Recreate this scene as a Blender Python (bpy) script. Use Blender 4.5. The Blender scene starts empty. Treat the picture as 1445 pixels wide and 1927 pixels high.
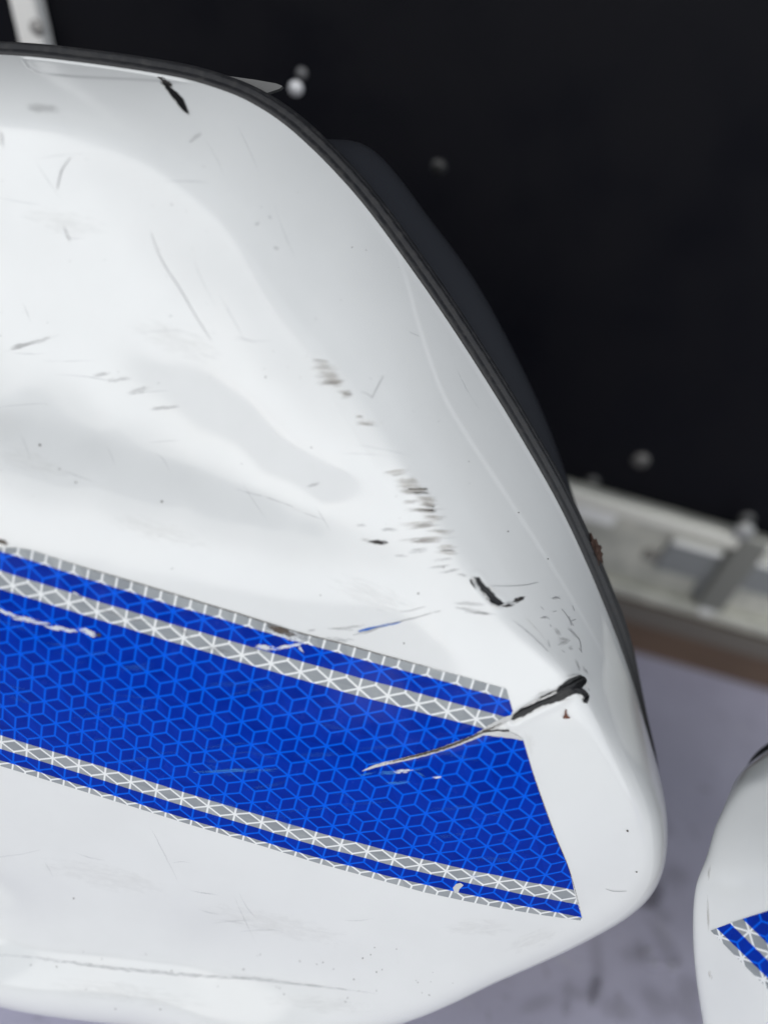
import bpy, bmesh, math, random
import numpy as np
from mathutils import Vector, Matrix
from mathutils.bvhtree import BVHTree
from mathutils.geometry import delaunay_2d_cdt

scene = bpy.context.scene
C = scene.collection
R = math.radians
rng = random.Random(7)

# ------------------------------------------------------------------ camera
PW, PH = 1445.0, 1927.0
PITCH, ROLL = R(40), R(16)
FPX = 1447.0
CAM_Z = 0.715
FWD = Vector((0, math.cos(PITCH), -math.sin(PITCH)))
R0 = Vector((1, 0, 0)); U0 = Vector((0, math.sin(PITCH), math.cos(PITCH)))
RT = R0 * math.cos(ROLL) + U0 * math.sin(ROLL)
UP = -R0 * math.sin(ROLL) + U0 * math.cos(ROLL)
CAM = Vector((0, 0, CAM_Z))
cam_d = bpy.data.cameras.new("camera"); cam = bpy.data.objects.new("camera", cam_d); C.objects.link(cam)
cam.matrix_world = Matrix(((RT.x, UP.x, -FWD.x, CAM.x), (RT.y, UP.y, -FWD.y, CAM.y), (RT.z, UP.z, -FWD.z, CAM.z), (0, 0, 0, 1)))
cam_d.sensor_fit = 'VERTICAL'; cam_d.sensor_height = 36.0; cam_d.lens = 36.0 * FPX / PH
cam_d.clip_start = 0.01; cam_d.clip_end = 500
cam_d.dof.use_dof = True; cam_d.dof.focus_distance = 0.445; cam_d.dof.aperture_fstop = 1.7
scene.camera = cam

# ------------------------------------------------------------------ sky, sun, exposure
SUN_EL, SUN_AZ = R(22), R(188)      # azimuth measured from +Y towards +X : behind the camera, a little to the left
w = bpy.data.worlds.new("World"); scene.world = w; w.use_nodes = True
nt = w.node_tree; N = nt.nodes; L = nt.links; N.clear()
wo = N.new('ShaderNodeOutputWorld'); bg = N.new('ShaderNodeBackground'); sky = N.new('ShaderNodeTexSky')
sky.sky_type = 'NISHITA'; sky.sun_disc = False; sky.sun_elevation = SUN_EL; sky.sun_rotation = SUN_AZ
sky.air_density = 1.0; sky.dust_density = 1.5; sky.ozone_density = 1.0
tc = N.new('ShaderNodeTexCoord'); nz = N.new('ShaderNodeTexNoise'); nz.inputs['Scale'].default_value = 2.6
nz.inputs['Detail'].default_value = 9; nz.inputs['Roughness'].default_value = 0.56
L.new(tc.outputs['Generated'], nz.inputs['Vector'])
rp = N.new('ShaderNodeValToRGB'); rp.color_ramp.elements[0].color = (0.58, 0.58, 0.58, 1); rp.color_ramp.elements[0].position = 0.38; rp.color_ramp.elements[1].position = 0.56
L.new(nz.outputs['Fac'], rp.inputs['Fac'])
mx = N.new('ShaderNodeMix'); mx.data_type = 'RGBA'; mx.inputs[7].default_value = (21.8, 23.2, 24.4, 1)
sx_ = N.new('ShaderNodeSeparateXYZ'); L.new(tc.outputs['Generated'], sx_.inputs[0])
hi_ = N.new('ShaderNodeMapRange'); hi_.interpolation_type = 'SMOOTHSTEP'; L.new(sx_.outputs[2], hi_.inputs[0])
hi_.inputs[1].default_value = 0.40; hi_.inputs[2].default_value = 0.74; hi_.inputs[3].default_value = 1.0; hi_.inputs[4].default_value = 0.0
ml_ = N.new('ShaderNodeMath'); ml_.operation = 'MULTIPLY'; L.new(rp.outputs['Color'], ml_.inputs[0]); L.new(hi_.outputs[0], ml_.inputs[1])   # cloud thins out overhead
L.new(ml_.outputs[0], mx.inputs[0]); L.new(sky.outputs['Color'], mx.inputs[6])
L.new(mx.outputs[2], bg.inputs['Color']); bg.inputs['Strength'].default_value = 0.07
L.new(bg.outputs['Background'], wo.inputs['Surface'])
sd = bpy.data.lights.new("sun", 'SUN'); sd.energy = 1.5; sd.angle = R(80); sd.color = (1.0, 0.96, 0.9)
so = bpy.data.objects.new("sun", sd); C.objects.link(so)
sdir = Vector((math.sin(SUN_AZ) * math.cos(SUN_EL), math.cos(SUN_AZ) * math.cos(SUN_EL), math.sin(SUN_EL)))
so.rotation_euler = sdir.to_track_quat('Z', 'Y').to_euler()
scene.view_settings.view_transform = 'Standard'; scene.view_settings.look = 'None'
scene.view_settings.exposure = 0.03; scene.view_settings.gamma = 1.0

# ------------------------------------------------------------------ helpers
def ray(px, py):
    return (FWD * FPX + RT * (px - PW / 2) - UP * (py - PH / 2)).normalized()

def rays(P):
    P = np.asarray(P, float)
    d = np.outer(np.full(len(P), FPX), FWD) + np.outer(P[:, 0] - PW / 2, RT) - np.outer(P[:, 1] - PH / 2, UP)
    return d

def at_z(px, py, z):
    d = ray(px, py); t = (z - CAM.z) / d.z
    return CAM + d * t

def at_y(px, py, y):
    d = ray(px, py); t = (y - CAM.y) / d.y
    return CAM + d * t

def tag(o, label=None, cat=None, group=None, kind=None):
    if label: o['label'] = label
    if cat: o['category'] = cat
    if group: o['group'] = group
    if kind: o['kind'] = kind
    return o

def empty(name, loc=(0, 0, 0)):
    o = bpy.data.objects.new(name, None); C.objects.link(o); o.location = loc
    o.empty_display_size = 0.05
    return o

def link(name, me, mat=None, parent=None):
    o = bpy.data.objects.new(name, me); C.objects.link(o)
    if mat: me.materials.append(mat)
    if parent:
        o.parent = parent
        o.matrix_parent_inverse = Matrix.Translation(-Vector(parent.location))
    return o

def mesh(name, V, F, smooth=True):
    me = bpy.data.meshes.new(name)
    if isinstance(V, np.ndarray): V = V.tolist()
    if isinstance(F, np.ndarray): F = F.tolist()
    me.from_pydata(V, [], F)
    if smooth: me.polygons.foreach_set('use_smooth', [True] * len(me.polygons))
    me.update()
    return me

def bm_obj(name, bm, mat, parent=None, smooth=False):
    bmesh.ops.recalc_face_normals(bm, faces=bm.faces[:])
    me = bpy.data.meshes.new(name); bm.to_mesh(me); bm.free()
    if smooth: me.polygons.foreach_set('use_smooth', [True] * len(me.polygons))
    return link(name, me, mat, parent)

def tps_fit(P, Z, reg=1e-6):
    P = np.asarray(P, float); Z = np.asarray(Z, float)
    s = P.std(); mu = P.mean(0); Q = (P - mu) / s
    D = np.linalg.norm(Q[:, None] - Q[None], axis=2)
    K = np.where(D > 0, D * D * np.log(D + 1e-12), 0) + np.eye(len(Q)) * reg
    A = np.c_[np.ones(len(Q)), Q]
    M = np.block([[K, A], [A.T, np.zeros((3, 3))]])
    rhs = np.vstack([Z.reshape(len(Q), -1), np.zeros((3, Z.reshape(len(Q), -1).shape[1]))])
    return (Q, np.linalg.solve(M, rhs), mu, s)

def tps_eval(T, P):
    Q, Wt, mu, s = T
    P = (np.asarray(P, float) - mu) / s
    out = np.empty((len(P), Wt.shape[1]))
    for a in range(0, len(P), 20000):
        p = P[a:a + 20000]
        D2 = ((p[:, None] - Q[None]) ** 2).sum(2)
        K = np.where(D2 > 0, 0.5 * D2 * np.log(D2 + 1e-24), 0)
        out[a:a + 20000] = K @ Wt[:len(Q)] + np.c_[np.ones(len(p)), p] @ Wt[len(Q):]
    return out

def catmull(P, n, closed=True, centripetal=0.5):
    """resample a closed list of control rows to n rows, Catmull-Rom with equal parameter per control span"""
    P = np.asarray(P, float); m = len(P)
    t = np.arange(n) / n * m
    i = np.floor(t).astype(int); f = (t - i)[:, None]
    p0, p1, p2, p3 = P[(i - 1) % m], P[i % m], P[(i + 1) % m], P[(i + 2) % m]
    return 0.5 * (2 * p1 + (p2 - p0) * f + (2 * p0 - 5 * p1 + 4 * p2 - p3) * f ** 2 + (3 * p1 - p0 - 3 * p2 + p3) * f ** 3)

def polyline(P, step):
    """open smooth polyline resampled about every step"""
    P = np.asarray(P, float); out = []
    for k in range(len(P) - 1):
        p0 = P[max(k - 1, 0)]; p1 = P[k]; p2 = P[k + 1]; p3 = P[min(k + 2, len(P) - 1)]
        n = max(1, int(np.linalg.norm((p2 - p1)[:2]) / step))
        for q in range(n):
            f = q / n
            out.append(0.5 * (2 * p1 + (p2 - p0) * f + (2 * p0 - 5 * p1 + 4 * p2 - p3) * f ** 2 + (3 * p1 - p0 - 3 * p2 + p3) * f ** 3))
    out.append(P[-1])
    return np.array(out)

def smooth01(x):
    x = np.clip(x, 0, 1); return x * x * (3 - 2 * x)

def seg_dist(P, Q):
    """signed-less distance of points P to polyline Q, and the along parameter 0..1"""
    best = np.full(len(P), 1e9); par = np.zeros(len(P)); side = np.zeros(len(P))
    Ls = np.r_[0, np.cumsum(np.linalg.norm(np.diff(Q, axis=0), axis=1))]
    for k in range(len(Q) - 1):
        a, b = Q[k], Q[k + 1]; ab = b - a; l2 = (ab ** 2).sum()
        if l2 == 0: continue
        t = np.clip(((P - a) @ ab) / l2, 0, 1)
        d = P - (a + t[:, None] * ab)
        dd = np.sqrt((d ** 2).sum(1))
        m = dd < best
        best[m] = dd[m]; par[m] = ((Ls[k] + t * np.sqrt(l2)) / Ls[-1])[m]
        side[m] = np.sign(ab[0] * d[:, 1] - ab[1] * d[:, 0])[m]
    return best, par, side

# ------------------------------------------------------------------ materials
def mat(name, color, rough=0.5, metal=0.0, spec=0.5, coat=0.0):
    m = bpy.data.materials.new(name); m.use_nodes = True
    b = m.node_tree.nodes['Principled BSDF']
    b.inputs['Base Color'].default_value = (*color, 1); b.inputs['Roughness'].default_value = rough
    b.inputs['Metallic'].default_value = metal; b.inputs['Specular IOR Level'].default_value = spec
    b.inputs['Coat Weight'].default_value = coat
    return m

class G:
    """tiny node builder"""
    def __init__(s, m): s.t = m.node_tree; s.b = s.t.nodes['Principled BSDF']
    def n(s, kind, **k):
        x = s.t.nodes.new(kind)
        for a, v in k.items(): setattr(x, a, v)
        return x
    def put(s, sock, v):
        if hasattr(v, 'is_linked') or isinstance(v, bpy.types.NodeSocket): s.t.links.new(v, sock)
        else: sock.default_value = v
    def m(s, op, a, b=0.0, c=0.0, clamp=False):
        x = s.n('ShaderNodeMath', operation=op, use_clamp=clamp)
        s.put(x.inputs[0], a); s.put(x.inputs[1], b); s.put(x.inputs[2], c)
        return x.outputs[0]
    def rng(s, v, a, b, c=0.0, d=1.0):
        x = s.n('ShaderNodeMapRange'); x.interpolation_type = 'SMOOTHSTEP'
        s.put(x.inputs[0], v); x.inputs[1].default_value = a; x.inputs[2].default_value = b
        x.inputs[3].default_value = c; x.inputs[4].default_value = d
        return x.outputs[0]
    def mix(s, f, a, b):
        x = s.n('ShaderNodeMix', data_type='RGBA')
        s.put(x.inputs[0], f); s.put(x.inputs[6], a if not isinstance(a, tuple) else (*a, 1)); s.put(x.inputs[7], b if not isinstance(b, tuple) else (*b, 1))
        return x.outputs[2]
    def noise(s, vec, scale, detail=4, rough=0.55, dist=0.0):
        x = s.n('ShaderNodeTexNoise'); x.inputs['Scale'].default_value = scale; x.inputs['Detail'].default_value = detail
        x.inputs['Roughness'].default_value = rough; x.inputs['Distortion'].default_value = dist
        if vec is not None: s.t.links.new(vec, x.inputs['Vector'])
        return x.outputs['Fac']
    def bump(s, h, strength, dist):
        x = s.n('ShaderNodeBump'); x.inputs['Strength'].default_value = strength; x.inputs['Distance'].default_value = dist
        s.put(x.inputs['Height'], h); s.t.links.new(x.outputs[0], s.b.inputs['Normal'])

def m_white():
    m = mat("white_gloss_plastic", (0.80, 0.81, 0.80), 0.16, spec=0.5, coat=0.0); g = G(m)
    o = g.n('ShaderNodeTexCoord').outputs['Object']
    f = g.noise(o, 900, 3); s = g.noise(o, 14, 5, 0.6)
    d = g.rng(g.noise(o, 420, 4, 0.7), 0.66, 0.76)         # tiny dirt specks
    d = g.m('MULTIPLY', d, g.rng(s, 0.5, 0.72))
    col = g.mix(g.rng(s, 0.35, 0.75), (0.82, 0.825, 0.815), (0.79, 0.795, 0.785))
    col = g.mix(g.m('MULTIPLY', d, 0.35), col, (0.42, 0.38, 0.33))
    g.put(g.b.inputs['Base Color'], col)
    g.put(g.b.inputs['Roughness'], g.rng(g.noise(o, 30, 6, 0.65), 0.3, 0.8, 0.08, 0.19))
    g.bump(g.noise(o, 60, 2), 0.02, 0.002)
    return m

def m_rubber():
    m = mat("black_rubber", (0.022, 0.022, 0.024), 0.55); g = G(m)
    o = g.n('ShaderNodeTexCoord').outputs['Object']
    n = g.noise(o, 220, 6, 0.7)
    g.put(g.b.inputs['Base Color'], g.mix(g.rng(n, 0.45, 0.8), (0.017, 0.017, 0.019), (0.046, 0.044, 0.043)))
    g.put(g.b.inputs['Roughness'], g.rng(n, 0.3, 0.7, 0.42, 0.7)); g.bump(n, 0.15, 0.001)
    return m

WHITE = m_white(); RUBBER = m_rubber()

def m_body():
    m = mat("black_moulded_plastic", (0.026, 0.028, 0.034), 0.42); g = G(m)
    o = g.n('ShaderNodeTexCoord').outputs['Object']
    g.bump(g.noise(o, 700, 3), 0.12, 0.0006); return m
BODY = m_body()

STRIPES = [-9.0]   # filled in below, v positions of stripe borders in the tape's own lattice units
def m_tape(st):
    """printed prismatic tape: stripes across v, tumbling-block line print over everything"""
    m = mat("reflective_tape_print", (0.1, 0.1, 0.5), 0.22, spec=0.12, coat=0.0); g = G(m)
    uv = g.n('ShaderNodeUVMap', uv_map='pattern').outputs[0]
    sp = g.n('ShaderNodeSeparateXYZ'); g.t.links.new(uv, sp.inputs[0]); u, v = sp.outputs[0], sp.outputs[1]
    j = g.m('DIVIDE', v, math.sqrt(3) / 2); i = g.m('SUBTRACT', u, g.m('MULTIPLY', j, 0.5))
    f = g.m('FRACT', i); h = g.m('FRACT', j)
    up = g.m('GREATER_THAN', g.m('ADD', f, h), 1.0)
    def flip(x): return g.m('ABSOLUTE', g.m('SUBTRACT', up, x))
    a, b = flip(f), flip(h); c = g.m('SUBTRACT', 1.0, g.m('ADD', a, b))
    mn = g.m('MINIMUM', a, g.m('MINIMUM', b, c)); mxx = g.m('MAXIMUM', a, g.m('MAXIMUM', b, c))
    mid = g.m('SUBTRACT', 1.0, g.m('ADD', mn, mxx))
    d = g.m('SUBTRACT', mid, mn)
    line = g.rng(d, 0.045, 0.10, 1.0, 0.0)
    # cell tint by block face, and a random amount per block
    isa = g.m('LESS_THAN', g.m('ABSOLUTE', g.m('SUBTRACT', a, mn)), 1e-4)
    isb = g.m('LESS_THAN', g.m('ABSOLUTE', g.m('SUBTRACT', b, mn)), 1e-4)
    wn = g.n('ShaderNodeTexWhiteNoise', noise_dimensions='3D')
    cb = g.n('ShaderNodeCombineXYZ'); g.put(cb.inputs[0], g.m('FLOOR', i)); g.put(cb.inputs[1], g.m('FLOOR', j)); g.put(cb.inputs[2], g.m('ADD', isa, g.m('MULTIPLY', isb, 2)))
    g.t.links.new(cb.outputs[0], wn.inputs['Vector'])
    tint = g.m('ADD', g.m('ADD', g.m('MULTIPLY', isa, 0.10), g.m('MULTIPLY', isb, -0.08)), g.m('MULTIPLY', wn.outputs['Value'], 0.16))
    n1 = g.noise(uv, 0.9, 5, 0.6)
    tint = g.m('ADD', tint, g.m('MULTIPLY', n1, 0.5))
    blue_cell = g.mix(g.rng(tint, 0.05, 0.65), (0.0005, 0.019, 0.28), (0.001, 0.034, 0.42))
    blue = g.mix(line, blue_cell, (0.0005, 0.11, 0.78))
    sil_cell = g.mix(g.rng(tint, 0.05, 0.65), (0.27, 0.29, 0.31), (0.40, 0.42, 0.43))
    sil = g.mix(line, sil_cell, (0.86, 0.87, 0.87))
    vv = g.m('ADD', v, g.m('MULTIPLY', g.m('SUBTRACT', g.noise(uv, 6, 2), 0.5), 0.03))
    msk = None                      # 1 = silver
    for k, edge in enumerate(st):
        s = g.rng(vv, edge - 0.012, edge + 0.012)
        msk = g.m('SUBTRACT', 1.0, s) if k == 0 else (g.m('ADD', msk, s) if k % 2 else g.m('SUBTRACT', msk, s))
    col = g.mix(msk, blue, sil)
    g.put(g.b.inputs['Base Color'], col)
    g.put(g.b.inputs['Roughness'], g.rng(n1, 0.3, 0.75, 0.10, 0.32))
    g.bump(g.m('ADD', g.m('MULTIPLY', line, 0.5), g.noise(uv, 1.5, 4)), 0.10, 0.0006)
    return m

def m_mark(name, color, alpha, thr=(0.35, 0.6), stretch=(0.05, 0.5), rough=0.6, soft=(0.0, 0.55), color2=None, wts=(0.9, 0.55, 0.32), wob_amp=1.3):
    """rubbed-off mark: noise-broken film, soft ends.  uv 'mark' runs 0..1, uv 'px' gives a physical scale"""
    m = mat(name, color, rough, spec=0.3); g = G(m)
    uv = g.n('ShaderNodeUVMap', uv_map='mark').outputs[0]
    pxs = g.n('ShaderNodeUVMap', uv_map='px').outputs[0]
    sp = g.n('ShaderNodeSeparateXYZ'); g.t.links.new(uv, sp.inputs[0])
    mp = g.n('ShaderNodeVectorMath', operation='MULTIPLY'); g.t.links.new(pxs, mp.inputs[0]); mp.inputs[1].default_value = (stretch[0], stretch[1], 1)
    wob = g.n('ShaderNodeVectorMath', operation='MULTIPLY'); g.t.links.new(pxs, wob.inputs[0]); wob.inputs[1].default_value = (0.11, 0.02, 1)
    sh = g.m('MULTIPLY', g.m('SUBTRACT', g.noise(wob.outputs[0], 1.0, 3), 0.5), wob_amp)
    a1 = g.m('SUBTRACT', g.m('MULTIPLY', sp.outputs[0], 2.0), 1.0)
    a2 = g.m('ADD', g.m('SUBTRACT', g.m('MULTIPLY', sp.outputs[1], 2.0), 1.0), sh)
    e = g.m('SUBTRACT', 1.0, g.m('ADD', g.m('MULTIPLY', a1, a1), g.m('MULTIPLY', a2, a2)), clamp=True)
    lim = g.m('SUBTRACT', 1.0, g.m('ABSOLUTE', g.m('SUBTRACT', g.m('MULTIPLY', sp.outputs[1], 2.0), 1.0)))
    e = g.m('MULTIPLY', e, g.rng(lim, 0.0, 0.25))
    n = g.noise(mp.outputs[0], 1.0, 6, 0.65, 0.3)
    val = g.m('SUBTRACT', g.m('ADD', g.m('MULTIPLY', n, wts[0]), g.m('MULTIPLY', e, wts[1])), wts[2])
    a = g.rng(val, thr[0], thr[1])
    g.put(g.b.inputs['Alpha'], g.m('MULTIPLY', g.m('MULTIPLY', a, g.rng(e, 0.0, 0.3)), alpha))
    if color2: g.put(g.b.inputs['Base Color'], g.mix(g.rng(g.noise(mp.outputs[0], 2.3, 3), 0.4, 0.6), color, color2))
    return m

GOUGE = mat("bare_black_plastic", (0.012, 0.012, 0.013), 0.38)
g = G(GOUGE); o_ = g.n('ShaderNodeTexCoord').outputs['Object']; g.bump(g.noise(o_, 500, 5, 0.7), 0.5, 0.001)
M_BROWN = m_mark("tan_rub", (0.43, 0.35, 0.27), 0.45, (0.34, 0.9), (0.025, 0.8), color2=(0.45, 0.43, 0.40), wts=(1.6, 0.45, 0.58))
M_GREY = m_mark("grey_rub", (0.28, 0.27, 0.27), 0.30, (0.34, 0.76), (0.04, 0.5), wts=(1.6, 0.45, 0.58))
M_FAINT = m_mark("faint_rub", (0.35, 0.35, 0.36), 0.35, (0.34, 0.8), (0.05, 0.4), wts=(1.6, 0.45, 0.58))
M_DARK = m_mark("dark_rub", (0.02, 0.02, 0.022), 0.95, (0.38, 0.5), (0.12, 0.6), wts=(1.5, 0.5, 0.58), color2=(0.06, 0.05, 0.045))
M_WHITE = m_mark("white_flaking", (0.80, 0.83, 0.86), 0.85, (0.40, 0.56), (0.06, 0.5), wts=(1.6, 0.5, 0.62))
M_PALEB = m_mark("pale_blue_rub", (0.06, 0.28, 0.78), 0.6, (0.38, 0.75), (0.03, 0.6), wts=(1.6, 0.5, 0.62))
M_BLUE = m_mark("blue_rub", (0.03, 0.18, 0.65), 0.8, (0.36, 0.52), (0.08, 0.4))
M_GRIME = m_mark("grime", (0.10, 0.075, 0.055), 0.85, (0.36, 0.56), (0.25, 0.5), soft=(0.0, 0.35))
M_FLOORSTAIN = m_mark("floor_stain", (0.07, 0.06, 0.06), 0.5, (0.1, 1.15), (0.06, 0.06), wts=(0.3, 1.0, 0.1), wob_amp=0.2)
M_FLOORDIM = m_mark("floor_dirt", (0.10, 0.085, 0.08), 0.15, (0.1, 1.15), (0.06, 0.06), wts=(0.3, 1.0, 0.1), wob_amp=0.3)
M_FLOORCHIP = m_mark("floor_chip", (0.52, 0.51, 0.56), 0.6, (0.1, 0.75), (0.035, 0.035), wts=(0.5, 0.9, 0.3), wob_amp=0.5)

# ------------------------------------------------------------------ moulded case
class Frame:
    """the plane of a case's rim: x along, z up the face, h out of it"""
    def __init__(s, dist_px, dist, lean, yaw=0.0):
        s.P0 = CAM + ray(*dist_px) * dist
        s.n = Vector((math.sin(yaw) * math.cos(lean), -math.cos(yaw) * math.cos(lean), math.sin(lean)))
        s.ex = Vector((math.cos(yaw), math.sin(yaw), 0)); s.ez = s.n.cross(s.ex).normalized()
        if s.ez.z < 0: s.ez = -s.ez
    def from_px(s, P, h):
        d = rays(P); n = np.array(s.n); h = np.broadcast_to(np.asarray(h, float), (len(d),))
        off = np.array(s.P0 - CAM) @ n
        t = (off + h) / (d @ n)
        X = d * t[:, None] - np.array(s.P0 - CAM)
        return np.c_[X @ np.array(s.ex), X @ np.array(s.ez)]
    def world(s, xz, h):
        return np.array(s.P0) + xz[:, :1] * np.array(s.ex) + xz[:, 1:] * np.array(s.ez) + np.asarray(h).reshape(-1, 1) * np.array(s.n)

def grid_faces(nr, na, close=True):
    i = np.arange(nr - 1)[:, None] * na; k = np.arange(na)[None]
    k2 = (k + 1) % na
    F = np.stack([i + k, i + k2, i + na + k2, i + na + k], -1).reshape(-1, 4)
    return F

def outward(loop):
    t = np.roll(loop, -1, 0) - np.roll(loop, 1, 0)
    n = np.c_[t[:, 1], -t[:, 0]]; n /= np.linalg.norm(n, axis=1)[:, None]
    c = loop.mean(0)
    if ((loop - c) * n).sum() < 0: n = -n
    return n

def sweep(fr, loop, prof, sc=1.0):
    """profile rows (outward offset, h) swept round a closed loop"""
    nrm = outward(loop); V = []
    for (o, h) in prof: V.append(fr.world(loop + nrm * (o * (np.reshape(sc, (-1, 1)) if o > 0 else 1.0)), np.full(len(loop), h)))
    V = np.vstack(V)
    return V, grid_faces(len(prof), len(loop))

def make_case(fr, pairs, face, centre_px, na, nw, ni, root, soft=40, extra=None, body_h=(-0.016, -0.06, -0.15), seal=True):
    pairs = np.asarray(pairs, float)
    rim = fr.from_px(pairs[:, 0:2], 0.0); ridge = fr.from_px(pairs[:, 2:4], pairs[:, 4])
    body = fr.from_px(pairs[:, 5:7], body_h[1])
    Lp = catmull(np.c_[rim, ridge, body], na)
    Rm, Rg, Bd = Lp[:, 0:2], Lp[:, 2:4], Lp[:, 4:6]
    face = np.asarray(face, float)
    fxz = fr.from_px(face[:, :2], face[:, 2])
    T = tps_fit(np.vstack([ridge, fxz]), np.r_[pairs[:, 4], face[:, 2]], 1.5e-3)
    F0 = lambda q: tps_eval(T, q)[:, 0]
    cen = fr.from_px([centre_px[:2]], centre_px[2])[0]
    XZ = []; H = []
    hr = F0(Rg)
    pj = project(fr.world(Rm, np.zeros(len(Rm))))
    flat = (1 - smooth01((pj[:, 1] - 1230) / 230)) * (1.0 if extra is not None else 0.0)
    for k in range(nw):
        s = k / nw * math.pi / 2
        a = 1 - math.cos(s); b = math.sin(s) ** 0.92
        a2 = k / nw; b2 = a2 * (1.5 - 0.5 * a2)
        aa = (a * (1 - flat) + a2 * flat)[:, None]; bb_ = b * (1 - flat) + b2 * flat
        XZ.append(Rm + (Rg - Rm) * aa); H.append(hr * bb_)
    for k in range(ni):
        s = (k / (ni - 1)) ** 1.0 * 0.995
        q = Rg + (cen - Rg) * s
        XZ.append(q); H.append(F0(q))
    H = np.array(H); XZ = np.array(XZ)
    # soften the shoulder where wall and face meet
    for it in range(soft):
        Hn = H.copy()
        lo, hi = max(2, nw - 16), nw + 14
        Hn[lo:hi] = 0.5 * H[lo:hi] + 0.25 * (H[lo - 1:hi - 1] + H[lo + 1:hi + 1])
        Xn = XZ.copy(); Xn[lo:hi] = 0.5 * XZ[lo:hi] + 0.25 * (XZ[lo - 1:hi - 1] + XZ[lo + 1:hi + 1])
        H, XZ = Hn, Xn
    XZf = XZ.reshape(-1, 2); Hf = H.reshape(-1)
    if extra is not None: Hf = Hf + extra(fr, XZf, Hf)
    V = fr.world(XZf, Hf)
    F = grid_faces(nw + ni, na)
    shell = link("lid_shell", mesh("lid_shell", V, F), WHITE, root)
    # orient outwards
    p = shell.data.polygons[len(shell.data.polygons) // 2]
    if Vector(p.normal).dot(fr.n) < 0: shell.data.flip_normals()
    # inner lip of the shell so that its edge has thickness
    prof = [(0.0, 0.0), (-0.0004, -0.0012), (-0.003, -0.0014)]
    V2, F2 = sweep(fr, Rm, prof); link("shell_lip", mesh("shell_lip", V2, F2), WHITE, shell)
    pr = [(-0.002, -0.0012), (0.0014, -0.0010), (0.0028, -0.0016), (0.0034, -0.0030), (0.0042, -0.0036), (0.0062, -0.0036), (0.0072, -0.0046),
          (0.0075, -0.0072), (0.0068, -0.0086), (0.0080, -0.0094), (0.0087, -0.0100), (0.0092, -0.0120), (0.0092, -0.0150), (0.0090, -0.0185), (-0.004, -0.020)]
    V3, F3 = sweep(fr, Rm, pr, (1 - 0.65 * smooth01((pj[:, 1] - 1180) / 220)) if extra is not None else np.full(len(Rm), 0.35))
    link("rim_seal", mesh("rim_seal", V3, F3), RUBBER, root)
    # rear half
    nB = outward(Bd); rows = []
    for s in np.linspace(0, 1, 9):
        e = smooth01(np.array([s]))[0]
        rows.append((Rm * (1 - e) + Bd * e, body_h[0] * (1 - s) + body_h[1] * s))
    cb = Bd.mean(0)
    for s in np.linspace(0.15, 1, 8):
        rows.append((cb + (Bd - cb) * (1 - 0.16 * (1 - math.cos(s * math.pi / 2))), body_h[1] + (body_h[2] - body_h[1]) * math.sin(s * math.pi / 2)))
    for s in (0.6, 0.25, 0.02):
        rows.append((cb + (Bd - cb) * 0.84 * s, body_h[2] - 0.004))
    VB = np.vstack([fr.world(q, np.full(len(q), h)) for q, h in rows])
    link("rear_shell", mesh("rear_shell", VB, grid_faces(len(rows), len(Rm))), BODY, root)
    return shell

def project(P):
    d = np.asarray(P) - np.array(CAM); z = d @ np.array(FWD)
    return np.c_[PW / 2 + FPX * (d @ np.array(RT)) / z, PH / 2 - FPX * (d @ np.array(UP)) / z]

POCKET = polyline([(-420, 200), (-200, 220), (0, 236), (130, 252), (215, 280), (300, 320), (372, 376), (430, 436), (480, 520), (524, 596), (580, 665), (636, 765), (690, 850), (750, 940), (800, 1010), (845, 1070), (890, 1130)], 8)
VALLEY = polyline([(-420, 690), (-200, 735), (0, 776), (200, 830), (350, 880), (550, 955), (640, 990), (730, 1022)], 8)
LINE = polyline([(728, 425), (745, 470), (768, 540), (790, 620), (830, 735), (875, 815), (960, 945), (1050, 1085), (1120, 1205), (1168, 1305)], 8)
LIP = polyline([(-420, 1690), (-200, 1748), (0, 1790), (200, 1812), (400, 1838), (600, 1860), (740, 1874)], 8)
CORNER = polyline([(935, 1150), (1000, 1205), (1075, 1272), (1105, 1340), (1130, 1430), (1160, 1530), (1180, 1610)], 8)
FACET = np.array([(30, 90), (40, 112), (52, 130), (75, 141), (150, 148), (250, 152), (330, 157), (430, 163), (460, 150), (380, 110), (200, 80)], float)

OUTER = polyline([(-420, 190), (-200, 214), (0, 233), (130, 249), (215, 277), (300, 316), (372, 371), (432, 430), (488, 505), (545, 585), (612, 662), (690, 765), (755, 870), (810, 955), (860, 1030), (910, 1100)], 8)
GOUGE_LINE = polyline([(966, 1350), (1000, 1331), (1046, 1308), (1075, 1290), (1090, 1280)], 6)
TEAR_LINE = polyline([(690, 1447), (742, 1431), (817, 1412), (854, 1400), (892, 1385), (927, 1368), (964, 1347)], 6)
GOUGE2_LINE = polyline([(897, 1090), (910, 1110), (925, 1126), (941, 1135)], 6)

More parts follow.
